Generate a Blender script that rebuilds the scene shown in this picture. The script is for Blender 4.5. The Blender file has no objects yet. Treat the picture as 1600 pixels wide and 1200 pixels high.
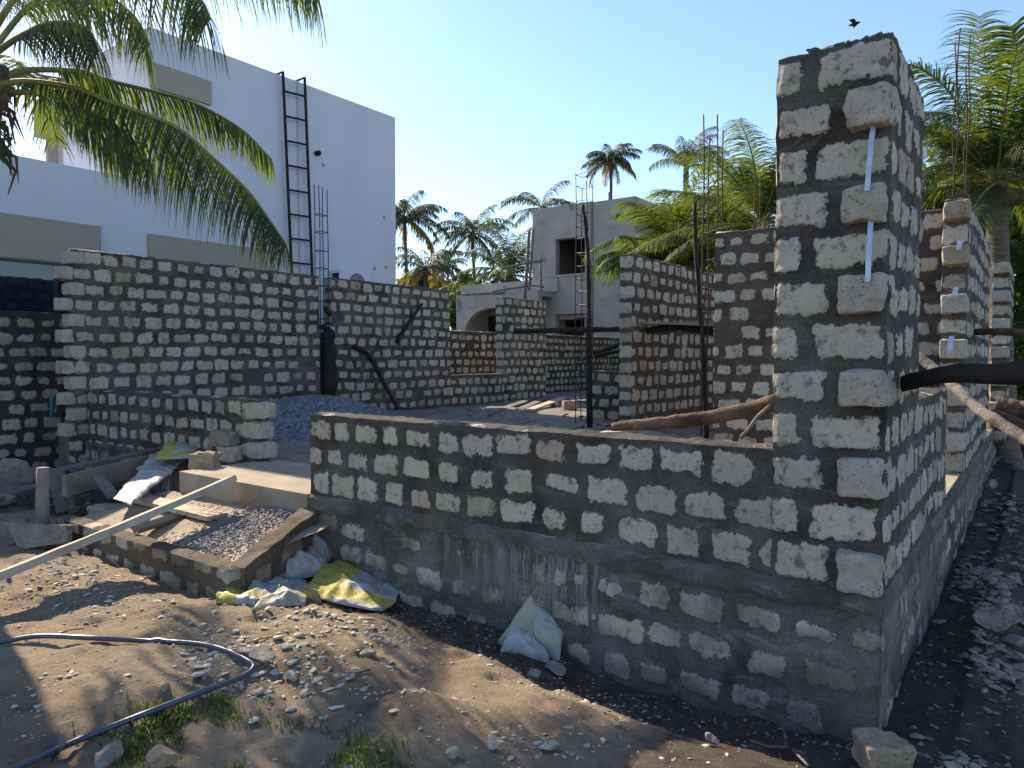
import bpy, math, random
import numpy as np
from mathutils import Vector, Matrix
random.seed(7)
R = math.radians
C = bpy.context.scene.collection
# ------------------------------------------------------------------ camera, sky, sun, exposure
CAM = (0.604, -3.90, 1.85); PITCH = R(2.2); YAW = R(36.4); FPX = 1120.0
cam = bpy.data.objects.new('camera', bpy.data.cameras.new('camera')); C.objects.link(cam)
cam.location = CAM; cam.rotation_euler = (R(90) - PITCH, 0, YAW)
cam.data.sensor_width = 36; cam.data.lens = 36 * FPX / 1600; cam.data.clip_end = 3000; cam.data.clip_start = .05
bpy.context.scene.camera = cam
SUN_AZ = R(75); SUN_EL = R(35)          # azimuth from +y towards -x
wd = bpy.data.worlds.new('World'); bpy.context.scene.world = wd; wd.use_nodes = True
wn = wd.node_tree.nodes; wl = wd.node_tree.links
sky = wn.new('ShaderNodeTexSky'); sky.sky_type = 'NISHITA'; sky.sun_disc = False
sky.sun_elevation = SUN_EL; sky.sun_rotation = -SUN_AZ
sky.altitude = 0; sky.air_density = 1.0; sky.dust_density = 0.3; sky.ozone_density = 3.0
wl.new(sky.outputs[0], wn['Background'].inputs[0]); wn['Background'].inputs[1].default_value = 0.13
sun = bpy.data.objects.new('sun', bpy.data.lights.new('sun', 'SUN')); C.objects.link(sun)
sun.data.energy = 5.0; sun.data.angle = R(0.5); sun.data.color = (1.0, 0.84, 0.64)
sd_ = Vector((-math.sin(SUN_AZ) * math.cos(SUN_EL), math.cos(SUN_AZ) * math.cos(SUN_EL), math.sin(SUN_EL)))
sun.rotation_euler = sd_.to_track_quat('Z', 'Y').to_euler()
vs = bpy.context.scene.view_settings
vs.view_transform = 'Standard'; vs.look = 'None'; vs.gamma = 1; vs.exposure = 1.0
# ------------------------------------------------------------------ photo pixel -> world point helpers
cp, sp, cy, sy = math.cos(PITCH), math.sin(PITCH), math.cos(YAW), math.sin(YAW)
def ray(px, py):
    x = (px - 800) / FPX; y = -(py - 600) / FPX
    f = cp + y * sp; z = -sp + y * cp
    return (x * cy - f * sy, x * sy + f * cy, z)
def at(k, r): return Vector((CAM[0] + r[0] * k, CAM[1] + r[1] * k, CAM[2] + r[2] * k))
def PZ(px, py, z): r = ray(px, py); return at((z - CAM[2]) / r[2], r)
def PX(px, py, x): r = ray(px, py); return at((x - CAM[0]) / r[0], r)
def PY(px, py, y): r = ray(px, py); return at((y - CAM[1]) / r[1], r)
def PD(px, py, d): return at(d, ray(px, py))
# ------------------------------------------------------------------ numpy noise
def _h(ix, iy, iz, s):
    n = (ix * 374761393 + iy * 668265263 + iz * 2147483647 + s * 974634777) & 0xffffffff
    n = ((n ^ (n >> 13)) * 1274126177) & 0xffffffff
    n = ((n ^ (n >> 15)) * 2246822519) & 0xffffffff
    return ((n ^ (n >> 16)) & 0xffff) / 65535.0
def vn(P, sc, s=0):
    P = np.asarray(P, float) * sc; i = np.floor(P).astype(np.int64); f = P - i; f = f * f * (3 - 2 * f)
    r = 0
    for a in (0, 1):
        for b in (0, 1):
            for c in (0, 1):
                w = (f[..., 0] if a else 1 - f[..., 0]) * (f[..., 1] if b else 1 - f[..., 1]) * (f[..., 2] if c else 1 - f[..., 2])
                r = r + w * _h(i[..., 0] + a, i[..., 1] + b, i[..., 2] + c, s)
    return r * 2 - 1
def fbm(P, sc, o=4, s=0, g=.5):
    r = 0; a = 1
    for k in range(o): r = r + a * vn(P, sc * 2.03 ** k, s + k * 17); a *= g
    return r
def sstep(a, b, x): t = np.clip((x - a) / (b - a), 0, 1); return t * t * (3 - 2 * t)
# ------------------------------------------------------------------ mesh collector and tagging
def tag(o, label=None, cat=None, group=None, kind=None):
    if label: o['label'] = label
    if cat: o['category'] = cat
    if group: o['group'] = group
    if kind: o['kind'] = kind
    return o
def thing(name, label, cat, loc=(0, 0, 0), group=None):
    o = bpy.data.objects.new(name, None); C.objects.link(o); o.location = loc; o.empty_display_size = .1
    return tag(o, label, cat, group)
def copy_thing(o, label=None, loc=None, rotz=None, scale=None, group=None):
    r = o.copy(); C.objects.link(r)
    for ch in list(o.children):
        c = ch.copy(); C.objects.link(c); c.parent = r
        for g in list(ch.children):
            d = g.copy(); C.objects.link(d); d.parent = c
    if label: r['label'] = label
    if loc is not None: r.location = loc
    if rotz is not None: r.rotation_euler[2] = rotz
    if scale is not None: r.scale = (scale,) * 3
    if group: r['group'] = group
    return r
class MB:
    def __init__(s): s.v = []; s.f = []; s.n = 0; s.at = {}; s.sm = []
    def add(s, v, f, smooth=False):
        v = np.asarray(v, float).reshape(-1, 3); s.v.append(v)
        for q in f: s.f.append([i + s.n for i in q]); s.sm.append(smooth)
        s.n += len(v)
    def grid(s, P, attrs=None, flip=False, smooth=True):
        a, b = P.shape[:2]; base = s.n
        s.v.append(P.reshape(-1, 3)); s.n += a * b
        idx = np.arange(a * b).reshape(a, b) + base
        q = np.stack([idx[:-1, :-1], idx[1:, :-1], idx[1:, 1:], idx[:-1, 1:]], -1).reshape(-1, 4)
        if flip: q = q[:, ::-1]
        s.f.extend(q.tolist()); s.sm.extend([smooth] * len(q))
        for k, val in (attrs or {}).items(): s.at.setdefault(k, []).append((base, np.asarray(val, float).reshape(-1)))
    def box(s, x0, x1, y0, y1, z0, z1):
        v = [(x0, y0, z0), (x1, y0, z0), (x1, y1, z0), (x0, y1, z0), (x0, y0, z1), (x1, y0, z1), (x1, y1, z1), (x0, y1, z1)]
        s.add(v, [(0, 3, 2, 1), (4, 5, 6, 7), (0, 1, 5, 4), (1, 2, 6, 5), (2, 3, 7, 6), (3, 0, 4, 7)])
    def tube(s, pts, rad, seg=8, smooth=True, twist=0):
        pts = [Vector(p) for p in pts]; n = len(pts)
        if not hasattr(rad, '__len__'): rad = [rad] * n
        t = [(pts[min(i + 1, n - 1)] - pts[max(i - 1, 0)]).normalized() for i in range(n)]
        up = Vector((0, 0, 1)) if abs(t[0].z) < .9 else Vector((1, 0, 0))
        nx = t[0].cross(up).normalized(); V = []
        for i in range(n):
            nx = (nx - t[i] * nx.dot(t[i])).normalized(); ny = t[i].cross(nx)
            for k in range(seg):
                a = 2 * math.pi * k / seg + twist
                V.append(pts[i] + (nx * math.cos(a) + ny * math.sin(a)) * rad[i])
        F = [(i * seg + k, i * seg + (k + 1) % seg, (i + 1) * seg + (k + 1) % seg, (i + 1) * seg + k) for i in range(n - 1) for k in range(seg)]
        F.append(tuple(range(seg))[::-1]); F.append(tuple((n - 1) * seg + k for k in range(seg)))
        s.add([tuple(v) for v in V], F, smooth)
    def beam(s, a, b, w, h, up=(0, 0, 1), bow=0, n=1, rough=0, seed=0):     # rectangular bar from a to b, w wide, h high
        a = Vector(a); b = Vector(b); t = (b - a).normalized(); x = t.cross(Vector(up)).normalized(); u = x.cross(t)
        V = []; rr = random.Random(seed)
        for i in range(n + 1):
            c = a.lerp(b, i / n) + u * (bow * math.sin(math.pi * i / n))
            for sx, su in ((-1, -1), (1, -1), (1, 1), (-1, 1)):
                V.append(c + x * (sx * w / 2 + rr.uniform(-rough, rough)) + u * (su * h / 2 + rr.uniform(-rough, rough)))
        F = [(4 * i + k, 4 * i + (k + 1) % 4, 4 * i + 4 + (k + 1) % 4, 4 * i + 4 + k) for i in range(n) for k in range(4)]
        F += [(3, 2, 1, 0), (4 * n, 4 * n + 1, 4 * n + 2, 4 * n + 3)]
        s.add([tuple(v) for v in V], F)
    def build(s, name, mat, parent=None, origin=None, **kw):
        me = bpy.data.meshes.new(name); V = np.concatenate(s.v) if s.v else np.zeros((0, 3))
        if origin is None: origin = parent.location if parent is not None and parent.type == 'EMPTY' else (parent.get('_org', (0, 0, 0)) if parent is not None else (0, 0, 0))
        origin = Vector(origin); V = V - np.array(origin)
        me.from_pydata(V.tolist(), [], s.f)
        me.polygons.foreach_set('use_smooth', s.sm)
        for k, chunks in s.at.items():
            arr = np.zeros(len(V)); 
            for b, val in chunks: arr[b:b + len(val)] = val
            a_ = me.attributes.new(k, 'FLOAT', 'POINT'); a_.data.foreach_set('value', arr)
        for m in (mat if isinstance(mat, (list, tuple)) else [mat]): me.materials.append(m)
        me.update()
        o = bpy.data.objects.new(name, me); C.objects.link(o)
        if parent is not None: o.parent = parent
        else: o.location = origin
        return tag(o, **kw)
def catmull(P, n):
    P = [Vector(p) for p in P]; P = [P[0] * 2 - P[1]] + P + [P[-1] * 2 - P[-2]]; out = []
    m = len(P) - 3
    for j in range(n + 1):
        t = j / n * m; i = min(int(t), m - 1); t -= i; a, b, c, d = P[i:i + 4]
        out.append(.5 * ((2 * b) + (c - a) * t + (2 * a - 5 * b + 4 * c - d) * t * t + (3 * b - a - 3 * c + d) * t ** 3))
    return out
# ------------------------------------------------------------------ materials
def newmat(name, rough=.9, bump=None, spec=.3):
    m = bpy.data.materials.new(name); m.use_nodes = True; nt = m.node_tree; b = nt.nodes['Principled BSDF']
    b.inputs['Roughness'].default_value = rough; b.inputs['Specular IOR Level'].default_value = spec
    return m, nt, b
class NT:
    def __init__(s, nt): s.nt = nt; s.n = nt.nodes; s.l = nt.links; s._tc = None
    def tc(s):
        if not s._tc: s._tc = s.n.new('ShaderNodeTexCoord').outputs['Object']
        return s._tc
    def mapped(s, sc):
        m = s.n.new('ShaderNodeMapping'); m.inputs['Scale'].default_value = sc; s.l.new(s.tc(), m.inputs[0]); return m.outputs[0]
    def noise(s, scale, det=3, vec=None, rough=.55, dist=0):
        n = s.n.new('ShaderNodeTexNoise'); n.inputs['Scale'].default_value = scale; n.inputs['Detail'].default_value = det
        n.inputs['Roughness'].default_value = rough; n.inputs['Distortion'].default_value = dist
        s.l.new(vec or s.tc(), n.inputs['Vector']); return n.outputs['Fac']
    def vor(s, scale, vec=None, feat='F1', out='Distance'):
        n = s.n.new('ShaderNodeTexVoronoi'); n.inputs['Scale'].default_value = scale; n.feature = feat
        s.l.new(vec or s.tc(), n.inputs['Vector']); return n.outputs[out]
    def attr(s, name):
        n = s.n.new('ShaderNodeAttribute'); n.attribute_name = name; return n.outputs['Fac']
    def math(s, op, a, b=0, c=0, clamp=False):
        n = s.n.new('ShaderNodeMath'); n.operation = op; n.use_clamp = clamp
        for i, x in enumerate((a, b, c)):
            if isinstance(x, (int, float)): n.inputs[i].default_value = x
            else: s.l.new(x, n.inputs[i])
        return n.outputs[0]
    def rng(s, x, a, b, c=0, d=1):
        n = s.n.new('ShaderNodeMapRange'); n.inputs[1].default_value = a; n.inputs[2].default_value = b
        n.inputs[3].default_value = c; n.inputs[4].default_value = d; s.l.new(x, n.inputs[0]); return n.outputs[0]
    def ramp(s, x, stops, interp='LINEAR'):
        n = s.n.new('ShaderNodeValToRGB'); cr = n.color_ramp; cr.interpolation = interp
        while len(cr.elements) < len(stops): cr.elements.new(.5)
        for e, (p, c) in zip(cr.elements, stops): e.position = p; e.color = (*c, 1)
        s.l.new(x, n.inputs[0]); return n.outputs[0]
    def mix(s, f, a, b, mode='MIX'):
        n = s.n.new('ShaderNodeMix'); n.data_type = 'RGBA'; n.blend_type = mode
        for i, x in ((0, f), (6, a), (7, b)):
            if isinstance(x, (int, float)): n.inputs[i].default_value = x
            elif isinstance(x, tuple): n.inputs[i].default_value = (*x, 1)
            else: s.l.new(x, n.inputs[i])
        return n.outputs[2]
    def bump(s, h, b, dist=.01, strength=1.0):
        n = s.n.new('ShaderNodeBump'); n.inputs['Distance'].default_value = dist; n.inputs['Strength'].default_value = strength
        s.l.new(h, n.inputs['Height']); s.l.new(n.outputs[0], b.inputs['Normal'])
def simple(name, c1, c2, scale=6, rough=.85, bscale=None, bdist=.004, spec=.3, metal=0, det=4, vec=None):
    m, nt, b = newmat(name, rough, spec=spec); N = NT(nt)
    v = N.mapped(vec) if vec else None
    col = N.ramp(N.noise(scale, det, v), [(.3, c1), (.7, c2)])
    nt.links.new(col, b.inputs['Base Color']); b.inputs['Metallic'].default_value = metal
    if bscale: N.bump(N.noise(bscale, 5, v), b, bdist)
    return m
def stone_col(N, tint):
    return N.ramp(tint, [(0, (.39, .345, .27)), (.25, (.51, .46, .37)), (.55, (.44, .385, .295)), (.80, (.44, .375, .285)), (.92, (.38, .27, .19)), (.96, (.31, .27, .16)), (1, (.25, .225, .19))])
def mat_blockwall(name, mort=(.042, .037, .031), mort2=(.130, .119, .102), light=1.0, stain=0.0, coat=0.0):
    m, nt, b = newmat(name, .93, spec=.2); N = NT(nt)
    sd = N.attr('sd'); fine = N.noise(55, 5, rough=.65); mid = N.noise(17, 3)
    e = N.math('ADD', sd, N.math('MULTIPLY', N.math('SUBTRACT', fine, .5), .060))
    e = N.math('ADD', e, N.math('MULTIPLY', N.math('SUBTRACT', mid, .5), .050))
    # cement drips under the ring beam: thin vertical streaks
    st = N.noise(1, 3, N.mapped((34, 34, 1.3)), rough=.7)
    e = N.math('ADD', e, N.math('MULTIPLY', N.math('MULTIPLY', N.rng(st, .47, .60), N.attr('drip')), .09))
    M = N.rng(e, -.0035, .0035)
    tint = N.attr('tint'); sc = stone_col(N, tint)
    sc = N.mix(N.rng(N.noise(9, 4), .35, .75), sc, N.mix(.5, sc, (.54, .495, .41)))
    sc = N.mix(1.0, sc, N.ramp(N.noise(38, 6, rough=.75), [(.22, (.45, .42, .38)), (.45, (1, 1, 1)), (.9, (1.12, 1.1, 1.06))]), 'MULTIPLY')
    pits = N.math('MULTIPLY', N.rng(N.math('ADD', N.vor(41), N.math('MULTIPLY', N.noise(70, 3), .18)), .34, .20), N.rng(N.noise(8, 4, rough=.7), .50, .66))
    sc = N.mix(N.math('MULTIPLY', pits, .75), sc, (.085, .07, .055))
    sc = N.mix(N.math('MULTIPLY', N.rng(N.noise(5.5, 5, rough=.75), .57, .68), .45), sc, (.25, .21, .15))
    sc = N.mix(N.math('MULTIPLY', N.rng(N.noise(.9, 3), .48, .62), .30), sc, (.24, .215, .18))
    smear = N.math('MULTIPLY', N.rng(N.noise(14, 5, rough=.7), .54, .66), .8)      # thin cement film over the stone
    mc = N.mix(N.rng(N.noise(1.7, 6, rough=.62, dist=.6), .34, .66), mort, mort2)
    mc = N.mix(N.math('MULTIPLY', N.rng(N.noise(1, 5, N.mapped((3.2, 3.2, 9)), rough=.7, dist=.8), .54, .66), .55), mc, tuple(min(1, x * 1.45) for x in mort2))
    mc = N.mix(N.math('MULTIPLY', N.rng(N.noise(3.3, 4, rough=.7), .60, .72), .6), mc, tuple(x * .55 for x in mort))
    mc = N.mix(1.0, mc, N.ramp(N.noise(60, 5, rough=.7), [(.3, (.6, .6, .6)), (.7, (1.25, 1.25, 1.25))]), 'MULTIPLY')
    mc = N.mix(N.math('MULTIPLY', N.math('MULTIPLY', N.rng(st, .54, .44), N.attr('drip')), .75), mc, (.27, .262, .25))
    sc = N.mix(smear, sc, mc)
    if coat: sc = N.mix(N.math('MULTIPLY', N.rng(N.noise(2.3, 5, rough=.65), .42, .58), coat), sc, mc)
    col = N.mix(M, sc, mc)
    if stain: col = N.mix(N.math('MULTIPLY', N.rng(N.noise(1.6, 4), .45, .7), stain), col, (.10, .075, .045))
    nt.links.new(col, b.inputs['Base Color'])
    h = N.math('ADD', N.math('MULTIPLY', N.math('SUBTRACT', 1, M), .5), N.math('MULTIPLY', N.noise(26, 6, rough=.7), 1.0))
    h = N.math('SUBTRACT', h, N.math('MULTIPLY', pits, .6))
    N.bump(h, b, .011)
    return m
def mat_stone(name, c1, c2, c3=(.1, .085, .07), sc=7, pit=.5, bd=.012):
    m, nt, b = newmat(name, .92, spec=.2); N = NT(nt)
    col = N.ramp(N.noise(sc, 5, rough=.65), [(.25, c1), (.7, c2)])
    p = N.math('MULTIPLY', N.rng(N.vor(40), .28, .12), N.rng(N.noise(5, 2), .38, .6))
    col = N.mix(N.math('MULTIPLY', p, pit), col, c3)
    col = N.mix(1.0, col, N.ramp(N.noise(38, 6, rough=.75), [(.25, (.5, .47, .42)), (.47, (1, 1, 1)), (.9, (1.12, 1.1, 1.06))]), 'MULTIPLY')
    col = N.mix(N.rng(N.noise(3.2, 5, rough=.7), .55, .72), col, N.mix(.45, col, c3))
    nt.links.new(col, b.inputs['Base Color']); N.bump(N.math('SUBTRACT', N.noise(24, 8, rough=.75), N.math('MULTIPLY', p, .6)), b, bd * 1.6)
    return m
def mat_leaf(name, c1, c2, tr=(.30, .42, .03), k=.45, scale=1.5):
    m, nt, b = newmat(name, .58, spec=.28); N = NT(nt)
    rnd = N.noise(scale, 3)
    col = N.ramp(rnd, [(.3, c1), (.7, c2)]); nt.links.new(col, b.inputs['Base Color'])
    t = nt.nodes.new('ShaderNodeBsdfTranslucent'); tc = N.ramp(rnd, [(.3, tuple(x * .6 for x in tr)), (.72, tr)]); nt.links.new(tc, t.inputs['Color'])
    mx = nt.nodes.new('ShaderNodeMixShader'); mx.inputs[0].default_value = k
    nt.links.new(b.outputs[0], mx.inputs[1]); nt.links.new(t.outputs[0], mx.inputs[2]); nt.links.new(mx.outputs[0], nt.nodes['Material Output'].inputs[0])
    return m
M = {}
M['wall'] = mat_blockwall('coral_block_masonry')
M['wall_far'] = mat_blockwall('weathered_block_masonry', (.045, .040, .034), (.138, .126, .108))
M['found'] = mat_blockwall('foundation_masonry', (.055, .050, .043), (.20, .188, .168), stain=.45, coat=.72)
M['wall_dirty'] = mat_blockwall('boundary_masonry', (.034, .032, .030), (.085, .08, .074), stain=.35)
M['wall_brown'] = mat_blockwall('brown_mortar_masonry', (.05, .039, .031), (.12, .098, .078))
M['stone'] = mat_stone('coral_stone', (.38, .335, .265), (.56, .505, .415))
M['stone_tan'] = mat_stone('tan_stone', (.28, .21, .13), (.48, .38, .26), (.08, .05, .03))
M['stone_grey'] = mat_stone('grey_rubble', (.16, .145, .125), (.36, .33, .29))
M['mortar'] = simple('cement', (.06, .06, .06), (.15, .148, .14), 5, .95, 40, .008)
M['concrete'] = simple('concrete_edge', (.17, .15, .125), (.27, .245, .21), 3, .95, 50, .006)
M['paint'] = simple('white_wall_paint', (.56, .57, .62), (.62, .63, .67), 1.0, .8, 30, .0008, vec=(1.2, 1.2, .25))
M['panel'] = simple('beige_wall_paint', (.335, .305, .235), (.37, .335, .26), 1, .8)
M['rawcement'] = simple('bare_render', (.24, .225, .20), (.36, .34, .31), 3, .9, 30, .004)
M['glass'] = newmat('dark_glass', .04, spec=.8)[0]; M['glass'].node_tree.nodes['Principled BSDF'].inputs['Base Color'].default_value = (.012, .018, .03, 1)
M['darkframe'] = simple('dark_metal_frame', (.02, .02, .022), (.035, .035, .04), 5, .4)
M['door'] = simple('brown_door', (.09, .035, .02), (.13, .05, .03), 4, .6)
M['steel'] = simple('rusty_bar', (.045, .028, .022), (.10, .05, .035), 20, .75, 60, .001, metal=.3)
M['steel_blue'] = simple('dark_bar', (.03, .035, .05), (.06, .06, .075), 20, .6, metal=.5)
M['blackwood'] = simple('charred_pole', (.008, .007, .007), (.034, .028, .024), 8, .8, 28, .012)
M['wood_old'] = simple('weathered_timber', (.17, .135, .10), (.34, .28, .22), 3, .9, 30, .004, vec=(1, 1, 1))
M['wood_pale'] = simple('pale_plank', (.36, .29, .21), (.56, .48, .38), 4, .85, 36, .003)
M['wood_grey'] = simple('grey_board', (.10, .09, .08), (.20, .18, .155), 4, .9, 36, .004)
M['log'] = simple('barked_log', (.055, .036, .025), (.19, .125, .08), 9, .9, 34, .014)
M['log_grey'] = simple('grey_log', (.06, .052, .045), (.27, .235, .20), 9, .9, 34, .014)
M['galv'] = simple('galvanised_strap', (.38, .41, .47), (.58, .61, .68), 12, .4, metal=.6)
M['acwhite'] = simple('white_metal_case', (.62, .63, .64), (.7, .7, .7), 2, .5)
M['dark'] = simple('dark_void', (.012, .012, .012), (.02, .02, .02), 2, .9)
M['hose'] = simple('blue_grey_pipe', (.035, .05, .085), (.06, .08, .12), 3, .32, spec=.6)
M['plastic'] = simple('black_plastic_scrap', (.02, .022, .028), (.05, .052, .06), 8, .45, 20, .01)
M['net'] = simple('green_cloth', (.02, .12, .10), (.05, .22, .19), 9, .8)
M['trunk'] = simple('palm_bark', (.10, .08, .06), (.27, .22, .17), 3, .9, 14, .03, vec=(1, 1, 6))
M['trunk_dark'] = simple('dark_palm_bark', (.05, .04, .03), (.14, .11, .08), 3, .9, 14, .03, vec=(1, 1, 6))
M['fibre'] = simple('palm_fibre', (.06, .04, .028), (.20, .14, .09), 12, .9, 30, .01)
M['rachis'] = simple('palm_midrib', (.14, .15, .04), (.26, .24, .08), 4, .5)
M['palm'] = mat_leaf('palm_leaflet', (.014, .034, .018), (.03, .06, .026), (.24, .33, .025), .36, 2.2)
M['palm_y'] = mat_leaf('yellow_green_palm_leaflet', (.022, .050, .018), (.055, .09, .028), (.27, .36, .03), .36, 1.8)  # lighter, yellower green than the plain leaflet
M['palm_far'] = mat_leaf('far_palm_leaflet', (.020, .036, .020), (.045, .065, .03), (.12, .17, .04), .30)
M['palm_dry'] = mat_leaf('dry_palm_leaflet', (.16, .11, .04), (.26, .19, .07), (.42, .30, .06), .35)
M['leafy'] = mat_leaf('broad_leaf', (.02, .045, .012), (.06, .10, .02), (.22, .34, .03), .35, 2.5)
M['grass'] = mat_leaf('grass_blade', (.03, .06, .012), (.09, .13, .03), (.30, .40, .05), .4, 3)
def mat_ground():
    m, nt, b = newmat('sandy_soil', .96, spec=.15); N = NT(nt)
    sand = N.ramp(N.noise(1.3, 6, rough=.6), [(.25, (.29, .215, .14)), (.5, (.42, .325, .22)), (.75, (.52, .415, .295))])
    sand = N.mix(N.math('MULTIPLY', N.rng(N.noise(55, 6, rough=.8), .53, .62), .7), sand, (.46, .41, .33))
    sand = N.mix(N.rng(N.noise(.8, 6, rough=.7, dist=.5), .56, .76), sand, (.22, .17, .12))
    sand = N.mix(N.math('MULTIPLY', N.rng(N.noise(17, 5, rough=.8), .60, .72), .6), sand, (.09, .065, .045))
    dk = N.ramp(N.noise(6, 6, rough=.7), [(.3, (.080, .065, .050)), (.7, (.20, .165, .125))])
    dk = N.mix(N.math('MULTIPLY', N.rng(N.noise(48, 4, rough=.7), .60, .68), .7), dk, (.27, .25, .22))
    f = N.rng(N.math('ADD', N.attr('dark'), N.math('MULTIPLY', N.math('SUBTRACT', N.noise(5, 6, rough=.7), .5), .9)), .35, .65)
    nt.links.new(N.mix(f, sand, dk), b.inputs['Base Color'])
    clod = N.math('MULTIPLY', N.rng(N.vor(38), .55, .1), N.rng(N.noise(4, 5, rough=.7), .42, .62))
    h = N.math('ADD', N.math('ADD', N.noise(34, 9, rough=.85), N.math('MULTIPLY', N.noise(9, 5, rough=.7), 1.0)), N.math('MULTIPLY', clod, .5)); N.bump(h, b, .05)
    return m
M['ground'] = mat_ground()
M['slab'] = simple('screeded_slab', (.27, .215, .155), (.42, .35, .265), 2.5, .95, 45, .01, det=7)
M['slab_dirt'] = simple('interior_dirt', (.14, .12, .10), (.30, .255, .20), 3.5, .95, 26, .03, det=8)
def mat_gravel(name, c1, c2):
    m, nt, b = newmat(name, .8, spec=.3); N = NT(nt)
    col = N.ramp(N.vor(9, out='Color') if False else N.noise(14, 2), [(.3, c1), (.7, c2)])
    nt.links.new(col, b.inputs['Base Color']); N.bump(N.noise(60, 3), b, .004); return m
M['gravel'] = mat_gravel('blue_grey_gravel', (.10, .105, .12), (.26, .27, .29))
M['chip'] = mat_gravel('coral_chips', (.33, .275, .20), (.60, .53, .43))
M['clod'] = simple('soil_clod', (.22, .17, .12), (.40, .32, .23), 9, .95, 60, .004)
M['kerb'] = mat_blockwall('kerb_masonry', (.07, .06, .048), (.17, .14, .11), stain=.9)
M['chip_dark'] = mat_gravel('dirty_chips', (.13, .115, .095), (.32, .285, .24))
def mat_plaster():
    m, nt, b = newmat('grey_render', .92, spec=.15); N = NT(nt)
    col = N.ramp(N.noise(.9, 5, rough=.6), [(.3, (.26, .245, .225)), (.7, (.37, .35, .325))])
    blot = N.math('MULTIPLY', N.rng(N.noise(.75, 6, rough=.7, dist=.4), .56, .64), N.rng(N.noise(.22, 1), .45, .6))
    col = N.mix(N.math('MULTIPLY', blot, .75), col, (.10, .097, .095))
    col = N.mix(N.math('MULTIPLY', N.rng(N.noise(1, 3, N.mapped((3, 3, .25))), .55, .75), .3), col, (.36, .35, .34))
    nt.links.new(col, b.inputs['Base Color']); N.bump(N.noise(14, 5), b, .01); return m
M['render'] = mat_plaster()
def mat_sack():
    m, nt, b = newmat('woven_sack', .6, spec=.35); N = NT(nt)
    uvn = nt.nodes.new('ShaderNodeSeparateXYZ'); u = N.attr('su'); v = N.attr('sv'); k = N.attr('sk')
    white = N.ramp(N.noise(7, 4), [(.3, (.27, .27, .26)), (.7, (.46, .46, .445))])
    yel = N.ramp(N.noise(9, 4), [(.3, (.30, .27, .04)), (.7, (.52, .46, .10))])
    a = N.math('ADD', u, N.math('MULTIPLY', N.math('SUBTRACT', N.noise(3, 2), .5), .15))
    ymask = N.math('MULTIPLY', N.math('MAXIMUM', N.rng(a, .42, .40), N.math('MULTIPLY', N.rng(v, .34, .30), N.rng(v, .06, .09))), k, clamp=True)
    col = N.mix(ymask, white, yel)
    # printed rows of small lettering, blurred beyond reading as in the photo
    rows = N.math('LESS_THAN', N.math('FRACT', N.math('MULTIPLY', v, 16)), .42)
    let = N.math('GREATER_THAN', N.noise(1, 2, N.mapped((60, 60, 60))), .48)
    zone = N.math('MULTIPLY', N.math('GREATER_THAN', u, .60), N.math('MULTIPLY', N.math('LESS_THAN', u, .92), N.math('MULTIPLY', N.math('GREATER_THAN', v, .62), N.math('LESS_THAN', v, .88))))
    col = N.mix(N.math('MULTIPLY', N.math('MULTIPLY', rows, let), N.math('MULTIPLY', zone, .8)), col, (.06, .07, .06))
    red = N.math('MULTIPLY', N.math('MULTIPLY', N.math('GREATER_THAN', u, .66), N.math('LESS_THAN', u, .78)), N.math('MULTIPLY', N.math('GREATER_THAN', v, .44), N.math('LESS_THAN', v, .50)))
    col = N.mix(N.math('MULTIPLY', N.math('MULTIPLY', red, k), N.math('MULTIPLY', let, .9)), col, (.55, .05, .04))
    col = N.mix(N.math('MULTIPLY', N.rng(N.noise(4, 5, rough=.7), .52, .72), .55), col, (.26, .22, .16))
    nt.links.new(col, b.inputs['Base Color']); N.bump(N.math('ADD', N.noise(9, 4, rough=.5, dist=1.2), N.math('MULTIPLY', N.noise(150, 2), .12)), b, .02); return m
M['sack'] = mat_sack()
def cutstone(seed, n=2, planes=9, squash=(1, 1, 1)):
    rr = random.Random(seed); t = (1 + 5 ** .5) / 2
    V = [Vector(v).normalized() for v in [(-1, t, 0), (1, t, 0), (-1, -t, 0), (1, -t, 0), (0, -1, t), (0, 1, t), (0, -1, -t), (0, 1, -t), (t, 0, -1), (t, 0, 1), (-t, 0, -1), (-t, 0, 1)]]
    F = [(0, 11, 5), (0, 5, 1), (0, 1, 7), (0, 7, 10), (0, 10, 11), (1, 5, 9), (5, 11, 4), (11, 10, 2), (10, 7, 6), (7, 1, 8), (3, 9, 4), (3, 4, 2), (3, 2, 6), (3, 6, 8), (3, 8, 9), (4, 9, 5), (2, 4, 11), (6, 2, 10), (8, 6, 7), (9, 8, 1)]
    for _ in range(n):
        cache = {}; G = []
        def mid(a, b):
            k = (min(a, b), max(a, b))
            if k not in cache: V.append(((V[a] + V[b]) / 2).normalized()); cache[k] = len(V) - 1
            return cache[k]
        for a, b, c in F: x, y, z = mid(a, b), mid(b, c), mid(c, a); G += [(a, x, z), (b, y, x), (c, z, y), (x, y, z)]
        F = G
    A = np.array([tuple(v) for v in V])
    for _ in range(planes):
        nrm = np.array([rr.gauss(0, 1) for _ in range(3)]); nrm /= np.linalg.norm(nrm); d = rr.uniform(.42, .78)
        k = A @ nrm; A = A - np.outer(np.maximum(k - d, 0), nrm)
    A *= np.array(squash) * np.array([rr.uniform(.8, 1.15), rr.uniform(.8, 1.15), 1])
    return A, F
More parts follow.
